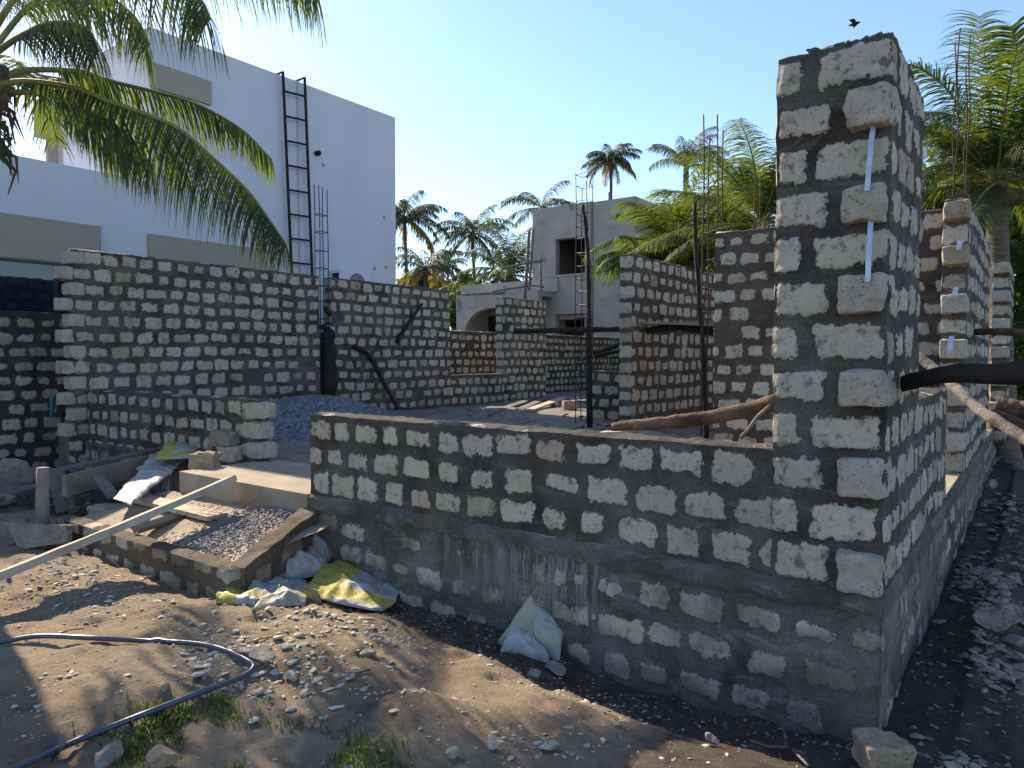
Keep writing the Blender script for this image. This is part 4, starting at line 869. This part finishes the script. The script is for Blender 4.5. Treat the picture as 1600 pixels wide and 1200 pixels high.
# ------------------------------------------------------------------ palms
def leaflets(mb, rach, L, n=70, grav=.6, width=.03, seed=0, seg=4, t0=.12, fold=.25, tipk=.55, jit=.12, drop=0.0):
    rr = random.Random(seed); m = len(rach) - 1; V = []; F = []
    for i in range(n):
        t = t0 + (1 - t0) * (i + rr.random() * .5) / n; x = t * m; k = min(int(x), m - 1); p = rach[k].lerp(rach[k + 1], x - k); T = (rach[k + 1] - rach[k]).normalized()
        side = T.cross(Vector((0, 0, 1)));
        if side.length < .1: side = Vector((1, 0, 0))
        side.normalize(); up = side.cross(T)
        prof = min(1, .45 + 2.2 * (t - t0)) * (1 - max(0, t - .62) / .38 * (1 - tipk)) 
        for sgn in (-1, 1):
            if rr.random() < drop: continue
            l = L * prof * rr.uniform(1 - jit, 1 + jit); d = (side * sgn * rr.uniform(.8, 1.0) + T * rr.uniform(.55, .85) + up * rr.uniform(fold - .15, fold + .15)).normalized()
            q = p.copy(); w0 = width * rr.uniform(.8, 1.2); b = len(V); g = grav * rr.uniform(.75, 1.25)
            for s in range(seg + 1):
                f = s / seg; w = w0 * (1 - f) ** .8 * (1 if s else .6); wd_ = T if abs(d.dot(T)) < .8 else up
                wv = (wd_ - d * wd_.dot(d)).normalized() * w / 2
                if s == seg: V.append(tuple(q))
                else: V.append(tuple(q - wv)); V.append(tuple(q + wv))
                d = (d + Vector((0, 0, -g / seg * (1.0 + f)))).normalized(); q = q + d * (l / seg)
            for s in range(seg - 1): F.append((b + 2 * s, b + 2 * s + 1, b + 2 * s + 3, b + 2 * s + 2))
            F.append((b + 2 * seg - 2, b + 2 * seg - 1, b + 2 * seg))
    mb.add(V, F)
def arc(base, az, el, L, droop, n=14):
    p = Vector(base); out = [p.copy()]
    for i in range(n):
        f = (i + .5) / n; e = el - droop * f ** 1.3; d = Vector((math.cos(az) * math.cos(e), math.sin(az) * math.cos(e), math.sin(e))); p = p + d * (L / n); out.append(p.copy())
    return out
def frond_part(rach, parent, L, mat, n, grav, width, seed, r0=.03, seg=4, fold=.25, drop=0, jit=.12, tipk=.55, t0=.12, name='frond'):
    W = MB(); leaflets(W, rach, L, n, grav, width, seed, seg, t0, fold, tipk, jit, drop)
    o = W.build(name, M[mat], parent)
    W = MB(); m = len(rach); W.tube(rach, [r0 * (1 - .85 * i / (m - 1)) for i in range(m)], 6); r = W.build('midrib', M['rachis'], o, origin=parent.location)
    return o
def trunk(base, top, r0, r1, parent, mat='trunk', bend=(0, 0), rings=True):
    base = Vector(base); top = Vector(top); n = 26; c = []; rad = []
    for i in range(n + 1):
        f = i / n; p = base.lerp(top, f); s = math.sin(math.pi * f); c.append(p + Vector((bend[0] * s, bend[1] * s, 0))); rad.append((r0 + (r1 - r0) * f ** .6) * (1 + (.05 if i % 2 else -.03) * rings))
    W = MB(); W.tube(c, rad, 12); return W.build('trunk', M[mat], parent)
# foreground palm, crown just outside the frame at the upper left
cr = PD(-55, 140, 7.0)
fp = thing('coconut_palm', 'large near palm whose fronds hang across the upper left of the white house', 'palm tree', (cr.x, cr.y, 0))
trunk((cr.x - .3, cr.y - .3, -.1), cr, .24, .15, fp, 'trunk_dark')
def FR(pp, L, mat, n, grav, seed, width=.026, **kw):
    rach = catmull([PD(x, y, d) for x, y, d in pp], 26); return frond_part(rach, fp, L, mat, n, grav, width, seed, .035, 5, **kw)
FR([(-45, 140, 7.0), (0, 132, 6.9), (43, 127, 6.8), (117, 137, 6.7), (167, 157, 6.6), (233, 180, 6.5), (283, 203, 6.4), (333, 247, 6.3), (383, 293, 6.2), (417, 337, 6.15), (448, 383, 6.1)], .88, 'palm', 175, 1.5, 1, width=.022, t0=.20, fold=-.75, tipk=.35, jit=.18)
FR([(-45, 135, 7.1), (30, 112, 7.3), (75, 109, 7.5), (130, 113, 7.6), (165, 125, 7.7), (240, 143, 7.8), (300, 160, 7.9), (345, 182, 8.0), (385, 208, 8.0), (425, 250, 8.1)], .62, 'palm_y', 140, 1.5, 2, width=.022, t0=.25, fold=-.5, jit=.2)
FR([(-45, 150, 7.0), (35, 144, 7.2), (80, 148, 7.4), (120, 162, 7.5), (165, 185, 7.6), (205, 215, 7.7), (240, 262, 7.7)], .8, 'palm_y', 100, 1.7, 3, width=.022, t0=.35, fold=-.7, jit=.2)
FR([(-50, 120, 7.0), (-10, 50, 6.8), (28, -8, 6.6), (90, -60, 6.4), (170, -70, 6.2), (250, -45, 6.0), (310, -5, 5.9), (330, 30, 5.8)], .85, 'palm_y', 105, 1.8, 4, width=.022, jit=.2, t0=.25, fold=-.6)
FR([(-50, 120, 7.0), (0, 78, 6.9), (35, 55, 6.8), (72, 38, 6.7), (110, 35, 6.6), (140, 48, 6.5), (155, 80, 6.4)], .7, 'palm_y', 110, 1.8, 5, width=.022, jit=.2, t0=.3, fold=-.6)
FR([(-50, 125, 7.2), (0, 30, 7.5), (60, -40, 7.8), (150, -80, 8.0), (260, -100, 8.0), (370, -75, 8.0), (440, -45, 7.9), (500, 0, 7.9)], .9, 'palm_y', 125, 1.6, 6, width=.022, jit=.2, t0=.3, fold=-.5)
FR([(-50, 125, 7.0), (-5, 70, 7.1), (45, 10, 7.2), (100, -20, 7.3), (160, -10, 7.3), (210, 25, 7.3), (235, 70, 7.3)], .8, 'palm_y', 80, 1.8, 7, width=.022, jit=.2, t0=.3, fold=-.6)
FR([(-50, 145, 7.0), (-35, 150, 6.5), (-20, 170, 6.2), (-8, 205, 6.0), (0, 250, 5.9)], .35, 'palm', 40, 1.6, 8, t0=.3)
FR([(-50, 120, 7.0), (-20, 40, 6.5), (10, -20, 6.0), (60, -50, 5.6), (110, -40, 5.3), (150, 0, 5.1)], .7, 'palm_y', 75, 1.8, 12, width=.022, jit=.2, t0=.3, fold=-.6)
for i, az in enumerate([1.9, 2.5, 3.1, 3.7, 4.3, 4.9, 5.4]):
    frond_part(arc(cr, az, R(35 + 12 * (i % 3)), 3.3, R(95)), fp, .75, 'palm', 60, 1.8, .04, 50 + i, .035, 4)
W = MB(); rr_ = random.Random(5)
for i in range(60):
    a = rr_.uniform(0, 6.28); p = cr + Vector((math.cos(a) * .15, math.sin(a) * .15, rr_.uniform(-.5, .1))); q = p + Vector((math.cos(a) * .25, math.sin(a) * .25, rr_.uniform(-.3, .1))); r_ = q + Vector((rr_.uniform(-.1, .1), rr_.uniform(-.1, .1), -.25)); W.tube([p, q, r_], [.03, .018, .004], 5)
p = PD(-10, 140, 6.9)
for i in range(16): q = PD(rr_.uniform(-20, 12), rr_.uniform(100, 140), 6.9); W.tube([q, PD(rr_.uniform(-5, 22), rr_.uniform(140, 182), 6.9)], [.03, .008], 5)
W.build('crown_fibre', M['fibre'], fp)
def palm(px, py, d, L, nf, label, nuts=True, base_py=None, lean=(0, 0), r=.16, mat='palm_far', tmat='trunk_dark', ll=.5, nl=34, width=.05, el=(70, -25), droop=(70, 110), seed=0, dry=0, parts=False, jit=.15, grav=1.2, zb=-.1, seg=3, wind=0, drop=0, azf=None):
    c = PD(px, py, d); t = thing('coconut_palm', label, 'palm tree', (c.x + lean[0], c.y + lean[1], 0)); rr = random.Random(seed)
    trunk((c.x + lean[0], c.y + lean[1], zb), c, r * 1.15, r * .8, t, tmat, bend=(lean[0] * -.15, lean[1] * -.15))
    Wl = MB(); Wd = MB(); Wr = MB()
    for i in range(nf):
        f = i / (nf - 1); az = i * 2.39996 + rr.uniform(-.25, .25); e = R(el[0] + (el[1] - el[0]) * f + rr.uniform(-8, 8)); dr = R(rr.uniform(*droop))
        if wind: az = az + wind * math.sin(az - 0.5)
        rach = arc(c, az, e, L * rr.uniform(.85, 1.1), dr * (1 - .35 * f), 12); isdry = f > 1 - dry
        if parts:
            o = frond_part(rach, t, ll, 'palm_dry' if isdry else mat, nl, grav, width, seed * 100 + i, .03, seg, fold=.3, drop=max(drop, rr.choice([0, 0, .1, .25])), jit=jit)
        else:
            leaflets(Wd if isdry else Wl, rach, ll, nl, grav, width, seed * 100 + i, seg, .12, .3, .5, .15, drop); m = len(rach); Wr.tube(rach, [.045 * (1 - .85 * k / (m - 1)) for k in range(m)], 4)
    if not parts:
        o = Wl.build('crown', M[mat], t); 
        if Wd.n: Wd.build('dead_fronds', M['palm_dry'], t)
        Wr.build('midribs', M['rachis'], t)
    if not nuts: return t
    W = MB()
    for i in range(7): a = i * .9; stone_mesh(W, (c.x + math.cos(a) * .26, c.y + math.sin(a) * .26, c.z - .28), .15, 1, 1, 0, (1, 1, 1.1), 0)
    W.build('coconuts', M['fibre'], t)
    return t
GP = 'palms beyond the building site'
palm(632, 340, 58, 4.0, 26, 'tall dark palm partly hidden by the right edge of the white house', seed=1, ll=1.1, nl=44, width=.085, grav=2.2, dry=.15, lean=(1, 0))
palm(738, 365, 62, 4.0, 22, 'slender palm with wide spread fronds in the open sky between the houses', seed=2, ll=1.15, nl=44, width=.085, grav=2.2, lean=(1.2, 0), drop=.1)
palm(845, 325, 55, 3.6, 14, 'palm top showing above the left corner of the grey house roof', seed=3, ll=.9, nl=36, width=.08, grav=2, el=(65, -10))
palm(955, 250, 66, 3.0, 24, 'tallest distant palm rising behind the roof of the grey house', seed=4, ll=1.0, nl=42, width=.08, grav=2.2, dry=.15)
palm(700, 412, 95, 3.0, 16, 'smallest far palm low between the two taller ones', seed=5, ll=.9, nl=30, width=.1, grav=2)
palm(795, 430, 46, 3.9, 24, 'short bushy palm just left of the grey house', seed=6, ll=1.1, nl=54, width=.075, mat='palm_far', el=(84, -10), droop=(40, 90), grav=1.5)
palm(665, 420, 48, 3.2, 18, 'yellowing short palm behind the window wall', seed=7, ll=.9, nl=36, width=.08, mat='palm_far', dry=.35, grav=2)
palm(750, 452, 44, 3.2, 14, 'low palm with arching fronds above the arched porch', seed=8, ll=.8, nl=40, width=.07, mat='palm_y', el=(45, 0), grav=2)
palm(1056, 398, 23, 2.9, 22, 'big bushy young palm behind the partition wall', seed=9, ll=.95, nl=100, width=.042, mat='palm_y', el=(88, 5), droop=(35, 100), parts=True, seg=4, r=.14, grav=1.0, jit=.25)
palm(1000, 405, 22.5, 1.75, 12, 'small palm with drooping fronds overlapping the grey house front', seed=10, ll=.7, nl=70, width=.034, mat='palm', el=(55, 10), droop=(60, 110), r=.1, grav=1.8)
palm(1190, 352, 19, 3.2, 22, 'bright palm half hidden by the left edge of the corner pillar', seed=11, ll=.9, nl=95, width=.04, mat='palm_y', el=(85, 0), droop=(40, 100), parts=True, seg=4, grav=1.2, jit=.25)
palm(1150, 360, 60, 1.8, 20, 'small distant fan-like palm seen through the tall rebar cage', seed=12, ll=.8, nl=24, width=.09, el=(80, -40))
palm(1072, 262, 34, 2.4, 12, 'palm tip rising behind the bushy young palm', seed=13, ll=.6, nl=44, width=.05, el=(85, 30), nuts=False, grav=2)
rp = palm(1558, 285, 12.5, 2.6, 17, 'large palm with ringed grey trunk at the right edge', seed=31, ll=.8, nl=125, width=.03, mat='palm', tmat='trunk', el=(86, -15), droop=(20, 95), parts=True, seg=4, lean=(.25, .1), r=.2, grav=1.3, jit=.25)
palm(1462, 292, 17, 2.0, 16, 'smaller palm between the corner pillar and the large right palm', seed=15, ll=.62, nl=70, width=.028, mat='palm', tmat='trunk', el=(40, -35), droop=(40, 80), seg=4, r=.1, grav=1.8)
for k, (q_, L_, m_) in enumerate([([(1556, 285), (1549, 200), (1541, 110), (1530, 25)], 1.0, 'palm'), ([(1556, 285), (1525, 210), (1480, 140), (1432, 105), (1402, 112)], .8, 'palm_y'), ([(1558, 285), (1578, 200), (1592, 110), (1580, 40)], 1.0, 'palm'),
        ([(1556, 285), (1512, 225), (1462, 195), (1418, 225)], 1.0, 'palm_y'), ([(1556, 285), (1572, 215), (1590, 175), (1625, 165)], .7, 'palm_y'), ([(1556, 290), (1500, 262), (1450, 262), (1415, 300)], .8, 'palm'), ([(1556, 285), (1600, 230), (1650, 200), (1690, 220)], .9, 'palm')]):
    rach = catmull([PD(x, y, 12.5 - .25 * (j * (k % 3 - 1))) for j, (x, y) in enumerate(q_)], 20)
    frond_part(rach, rp, L_, m_, 85, .9, .034, 700 + k, .035, 4, fold=.15, jit=.2, tipk=.6)
# ------------------------------------------------------------------ broadleaf trees and bushes
def leafcloud(mb, blobs, n, size, seed):
    rr = random.Random(seed); V = []; F = []
    tot = sum(b[3] ** 2 for b in blobs)
    for (x, y, z, r, sq) in blobs:
        for _ in range(int(n * r * r / tot)):
            d = Vector((rr.gauss(0, 1), rr.gauss(0, 1), rr.gauss(0, 1))).normalized(); q = Vector((x, y, z)) + Vector((d.x, d.y, d.z * sq)) * (r * (rr.random() ** .35) * (1 + .25 * math.sin(d.x * 7 + d.y * 5)))
            a = Vector((rr.gauss(0, 1), rr.gauss(0, 1), rr.gauss(0, .6))).normalized(); b = a.cross(Vector((rr.gauss(0, 1), rr.gauss(0, 1), rr.gauss(0, 1)))).normalized(); s = size * rr.uniform(.6, 1.3); k = len(V)
            V += [tuple(q - a * s), tuple(q + b * s * .42), tuple(q + a * s), tuple(q - b * s * .42)]; F.append((k, k + 1, k + 2, k + 3))
    mb.add(V, F)
def tree(px, py, d, R_, label, n=6000, size=.16, seed=0, name='broadleaf_tree', cat='tree', mat='leafy', k=9, sq=.8, spread=.7):
    c = PD(px, py, d); t = thing(name, label, cat, (c.x, c.y, 0)); rr = random.Random(seed)
    blobs = [(c.x + rr.gauss(0, R_ * spread * .6), c.y + rr.gauss(0, R_ * spread * .6), max(.3, c.z + rr.gauss(0, R_ * spread * .55)), R_ * rr.uniform(.28, .55), sq) for _ in range(k)]
    W = MB(); leafcloud(W, blobs, n, size, seed); W.build('crown', M[mat], t)
    W = MB(); W.tube([(c.x, c.y, -.1), (c.x + .1, c.y, c.z * .5), (c.x, c.y, c.z)], [.16, .12, .05], 8)
    for b in blobs: W.tube([(c.x, c.y, c.z * .5), ((c.x + b[0]) / 2, (c.y + b[1]) / 2, (c.z * .6 + b[2]) / 2), b[:3]], [.06, .04, .015], 5)
    W.build('trunk', M['trunk_dark'], t); return t
tree(1605, 330, 19, 3.0, 'dark leafy tree behind the large right palm', 14000, .15, 1, k=14)
tree(1590, 470, 17, 2.4, 'dense shaded tree behind the ringed palm trunk', 12000, .14, 2, k=14)
tree(1600, 600, 14, 1.3, 'bright green bush at the right edge beneath the black pole', 6000, .09, 3, name='bush', cat='bush', k=10)
tree(1480, 345, 24, 1.6, 'pale leafy shrub behind the smaller right palm', 4000, .12, 4, k=8)
tree(1140, 400, 26, 2.2, 'dark leafy bush filling behind the tall rebar cage', 6000, .13, 5, k=10)
tree(1030, 420, 25, 1.8, 'low dark bush behind the bushy young palm', 5000, .13, 15, k=8)
tree(725, 462, 70, 2.4, 'far hazy green tree low above the window wall', 5000, .3, 6, k=12)
tree(655, 452, 75, 3.2, 'far green tree clump right of the white house', 7000, .3, 7, k=14, sq=.9)
tree(708, 500, 43, 1.2, 'dark leafy bush in the slot between the window wall and arched porch', 4000, .14, 8, k=10, spread=1)
# ------------------------------------------------------------------ sacks
def sack(pxs, label, seed, yellow=1.0, lift=.05, n=46, amp=.03, ground=True, z=None, thick=.02, flip_u=False, name='cement_sack'):
    """crumpled empty sack laid over four corner pixels: (u0v0, u1v0, u1v1, u0v1), each (px, py, height above ground)"""
    cs = []
    for (px, py, hgt) in pxs:
        p = G(px, py) if z is None else PZ(px, py, z)
        if hgt: q = PZ(px, py, p.z + hgt); p = q
        cs.append(p)
    A, B, D, E = cs; P = np.zeros((n, n, 3)); UU = np.zeros((n, n)); VV = np.zeros((n, n))
    for i in range(n):
        for j in range(n):
            u = i / (n - 1); v = j / (n - 1); P[i, j] = A.lerp(B, u).lerp(E.lerp(D, u), v); UU[i, j] = u; VV[i, j] = v
    ex = np.minimum(np.minimum(UU, 1 - UU), np.minimum(VV, 1 - VV))
    puff = np.sqrt(np.clip(ex * 4, 0, 1))
    rs = random.Random(seed); w = 0
    for kk in range(7):
        an = rs.uniform(0, 6.28); fr = rs.uniform(2.5, 9); ph = (P[..., 0] * math.cos(an) + P[..., 1] * math.sin(an)) * fr + vn(P, 3, seed + kk) * .7 + rs.random()
        w = w + (1 - 2 * np.abs((ph % 1) - .5)) ** 2 * (1.6 / fr) * 2.2 * sstep(-.5, .3, vn(P, 2.5, seed + 40 + kk))
    hgt = (w * amp + lift * puff * (1 + .5 * vn(P, 5, seed + 2)))
    edge = np.stack([vn(P, 7, seed + 4), vn(P, 7, seed + 5), 0 * UU], -1) * .035
    T = P + edge; T[..., 2] += hgt; Bt = P + edge; Bt[..., 2] += np.minimum(hgt * .2, .01) - .004
    if flip_u: UU = 1 - UU
    W = MB(); a = dict(su=UU, sv=VV, sk=np.full(UU.shape, yellow)); W.grid(T, a); W.grid(Bt, a, flip=True)
    for (s1, s2, uu, vv) in ((T[0], Bt[0], UU[0], VV[0]), (T[-1], Bt[-1], UU[-1], VV[-1]), (T[:, 0], Bt[:, 0], UU[:, 0], VV[:, 0]), (T[:, -1], Bt[:, -1], UU[:, -1], VV[:, -1])):
        W.grid(np.stack([s1, s2], 0), dict(su=np.stack([uu, uu]), sv=np.stack([vv, vv]), sk=np.full((2, n), yellow)))
    return W.build(name, M['sack'], origin=cs[0], label=label, cat='sack')
sack([(460, 930, .02), (602, 956, .0), (636, 912, .05), (528, 872, .13)], 'open yellow and white cement sack in the sun before the low wall', 11, 1.0, .02, amp=.016)
sack([(395, 955, 0), (478, 945, 0), (480, 912, .05), (430, 912, .06)], 'torn white sack end folded beside the brown rock', 12, .3, .02, amp=.02)
sack([(335, 945, 0), (400, 948, 0), (460, 915, .07), (385, 905, .12)], 'torn yellow and white sack with raised ragged folds at the ramp corner', 13, 1.0, .02, amp=.03)
sack([(430, 915, .02), (500, 900, .05), (540, 858, .14), (455, 862, .16)], 'dusty grey bundled sack in the corner between ramp and low wall', 14, 0, .10, amp=.05)
sack([(782, 1008, 0), (872, 1034, 0), (890, 985, .13), (828, 948, .24)], 'crumpled upright white sack leaning on the foundation', 15, .35, .07, amp=.04)
sack([(785, 1018, 0), (862, 1036, 0), (850, 1015, .05), (800, 990, .05)], 'trailing folded tail of the crumpled sack lying on the sand', 25, 0, .04, amp=.04)
sack([(180, 780, .0), (205, 790, .0), (292, 718, .12), (235, 712, .12)], 'long white printed sack draped down from the entrance floor corner', 16, .0, .03, amp=.012, z=.50)
sack([(243, 718, 0), (300, 716, 0), (308, 696, .03), (262, 693, .05)], 'folded yellow-green sack beside the loose rocks', 17, 2.5, .03, amp=.015, z=.70)
# ------------------------------------------------------------------ water pipe
hp = [(-40, 1012, 0), (0, 1010, .01), (60, 1002, .02), (140, 1004, .015), (220, 1008, .015), (300, 1013, .02), (345, 1022, .02), (385, 1040, .02), (396, 1052, .02), (375, 1068, .02), (310, 1092, .015), (210, 1132, .02), (120, 1170, .03), (60, 1196, .02), (0, 1222, .02)]
q = []
for x, y, up_ in hp: p = G(x, y); q.append(Vector((p.x, p.y, p.z + .02 + up_ * .5)))
W = MB(); cc = catmull(q, 90)
for c_ in cc: c_.z = max(c_.z, g1(c_.x, c_.y) + .014)
W.tube(cc, .0145, 12); W.build('water_pipe', M['hose'], origin=q[0], label='blue-grey plastic water pipe bending across the sandy foreground', cat='pipe')
c = G(82, 1182); sheet('black_plastic_scrap', [(c.x - .06, c.y - .03, c.z + .01), (c.x + .05, c.y - .03, c.z + .01), (c.x + .05, c.y + .04, c.z + .05), (c.x - .05, c.y + .05, c.z + .07)], 'plastic', 'scrap of black plastic caught under the pipe at lower left', 'plastic scrap', .025, 16, 6)
# green cloth and wire at the left
c = PD(90, 640, 10.6)
P = np.zeros((14, 18, 3))
for i in range(14):
    for j in range(18):
        q = PD(78 + 26 * (i / 13), 618 + 2 * math.sin(i) + 34 * (j / 17) ** 1.1 * (1 - .45 * i / 13), 10.6 + .06 * math.sin(i * 1.7 + j * .2)); P[i, j] = q
W = MB(); W.grid(P); o = W.build('green_cloth', M['net'], origin=c, label='green cloth hanging in the dark corner left of the low wall', cat='cloth')
md = o.modifiers.new('s', 'SOLIDIFY'); md.thickness = .01
pole([PD(96, 650, 10.55), PD(100, 625, 10.6), PD(98, 606, 10.65)], (.06, .05), 'dark stump the green cloth hangs on', seed=16, n=5)
for k, (a, b, c_, l) in enumerate([((92, 650), (102, 645), (113, 634), 'pale tie wire sticking out at the left end of the low wall'), ((218, 676), (228, 668), (237, 660), 'pale tie wire sticking out of the face of the low wall')]):
    W = MB(); y_ = .80; W.tube(catmull([PY(*a, y_ - .12), PY(*b, y_ - .06), PY(*c_, y_ + .05)], 8), .005, 5); W.build('tie_wire', M['galv'], origin=PY(*a, y_), label=l, cat='wire')
W = MB(); W.tube(catmull([PY(413, 657, .95), PY(419, 664, .95), PY(418, 675, .95), PY(416, 672, .95)], 8), .006, 5); W.build('rope_loop', M['galv'], origin=PY(415, 660, .95), label='small blue-white rope loop on the right end of the low left wall', cat='rope')
# ------------------------------------------------------------------ grass and weeds
def grass(name, label, spots, seed):
    rr = random.Random(seed); V = []; F = []
    for (px, py, rx, ry, n, h0) in spots:
        c = G(px, py)
        for _ in range(n):
            x = rr.gauss(c.x, rx); y = rr.gauss(c.y, ry)
            if vn(np.array([[x, y, 0]]), 5, 3)[0] < -.1: continue
            z = g1(x, y); a = rr.uniform(0, 6.28); h_ = h0 * rr.uniform(.4, 1.3); ln = rr.uniform(.3, 1.4) * h_; w = rr.uniform(.002, .004); dx, dy = math.cos(a), math.sin(a); k = len(V)
            V += [(x - dy * w, y + dx * w, z - .005), (x + dy * w, y - dx * w, z - .005), (x + dx * ln * .4 + dy * w, y + dy * ln * .4 - dx * w, z + h_ * .7), (x + dx * ln * .4 - dy * w, y + dy * ln * .4 + dx * w, z + h_ * .7), (x + dx * ln, y + dy * ln, z + h_)]
            F += [(k, k + 1, k + 2, k + 3), (k + 3, k + 2, k + 4)]
    W = MB(); W.add(V, F); W.build(name, M['grass'], label=label, cat='grass', kind='stuff')
grass('grass', 'sparse green grass growing on the sand beside the pipe', [(250, 1125, .10, .05, 420, .035), (310, 1135, .12, .06, 500, .03), (210, 1170, .12, .06, 420, .035), (340, 1100, .08, .04, 220, .03), (470, 1180, .2, .08, 800, .03), (590, 1190, .14, .06, 350, .03), (380, 1190, .15, .05, 400, .025)], 2)
grass('ground_weeds', 'green weeds on the bank at the right edge behind the wall', [(1590, 640, .5, 1.2, 1200, .3)], 3)
# ------------------------------------------------------------------ logs and mesh fence at far right
pole([PD(1555, 633, 11), PD(1600, 640, 10.8), PD(1640, 645, 10.6)], (.13, .14), 'dark fallen log lying at the right edge beyond the wall', 'log', 'log', 'log', wob=.003, seed=20)
pole([PD(1550, 648, 10), PD(1600, 668, 9.6), PD(1640, 680, 9.4)], (.09, .12), 'second fallen log in front, sloping to the right edge', 'log', 'log', 'log', wob=.003, seed=21)
for k, (px, py, s) in enumerate([(1580, 690, .2), (1560, 720, .15), (1598, 735, .2), (1545, 760, .12)]):
    rock(px, py, s, ['rubble lump below the fallen logs', 'rubble lump touching the wall base below the logs', 'dark lump at the right edge below the logs', 'small lump on the dark path beside the right wall'][k], 'stone_grey', seed=50 + k, z=.02)
# flying bird
c = PD(1335, 38, 14); b = thing('bird', 'tiny dark bird flying above the corner pillar', 'bird', c)
W = MB(); W.tube([c + Vector((-.11, 0, 0)), c + Vector((-.05, 0, .005)), c + Vector((.03, 0, .01)), c + Vector((.08, 0, .015)), c + Vector((.11, 0, .01))], [.006, .03, .038, .022, .004], 8); W.build('body', M['blackwood'], b)
for s in (-1, 1):
    W = MB(); W.add([tuple(c + Vector(v)) for v in ((-.03, .02 * s, .02), (.04, .02 * s, .02), (.03, .14 * s, .05), (-.06, .22 * s, .02), (-.05, .1 * s, .03))], [(0, 1, 2, 3, 4)]); o = W.build('wing', M['blackwood'], b); md = o.modifiers.new('s', 'SOLIDIFY'); md.thickness = .004
# ------------------------------------------------------------------ groups of repeats
GROUPS = {'palm tree': 'coconut palms around the building site', 'rock': 'loose rocks lying about the site', 'block': 'loose coral blocks lying about the site', 'plank': 'planks and boards at the entrance',
          'rebar cage': 'rebar cages waiting for columns', 'rebar': 'bare steel starter bars', 'pole': 'black and grey scaffold poles', 'sack': 'empty cement sacks', 'twig': 'dry twigs on the ground', 'log': 'logs lying about the site',
          'wall': 'coral block walls of the building site', 'foundation': 'block foundations', 'tree': 'leafy trees behind the site', 'bush': 'bushes', 'scaffold': 'pole scaffolds on the grey house', 'wire': 'scraps of wire', 'stick': 'sticks'}
by = {}
for o in bpy.context.scene.objects:
    if o.parent is None and 'category' in o: by.setdefault((o['category'], o.name.split('.')[0] if o['category'] == 'plank' else ''), []).append(o)
for (c_, n_), l_ in by.items():
    if len(l_) > 1 and c_ in GROUPS and 'kind' not in l_[0].keys():
        for o in l_: o['group'] = {'scaffold_plank': 'scaffold planks', 'loose_plank': 'loose planks on the interior floor'}.get(n_, GROUPS[c_])
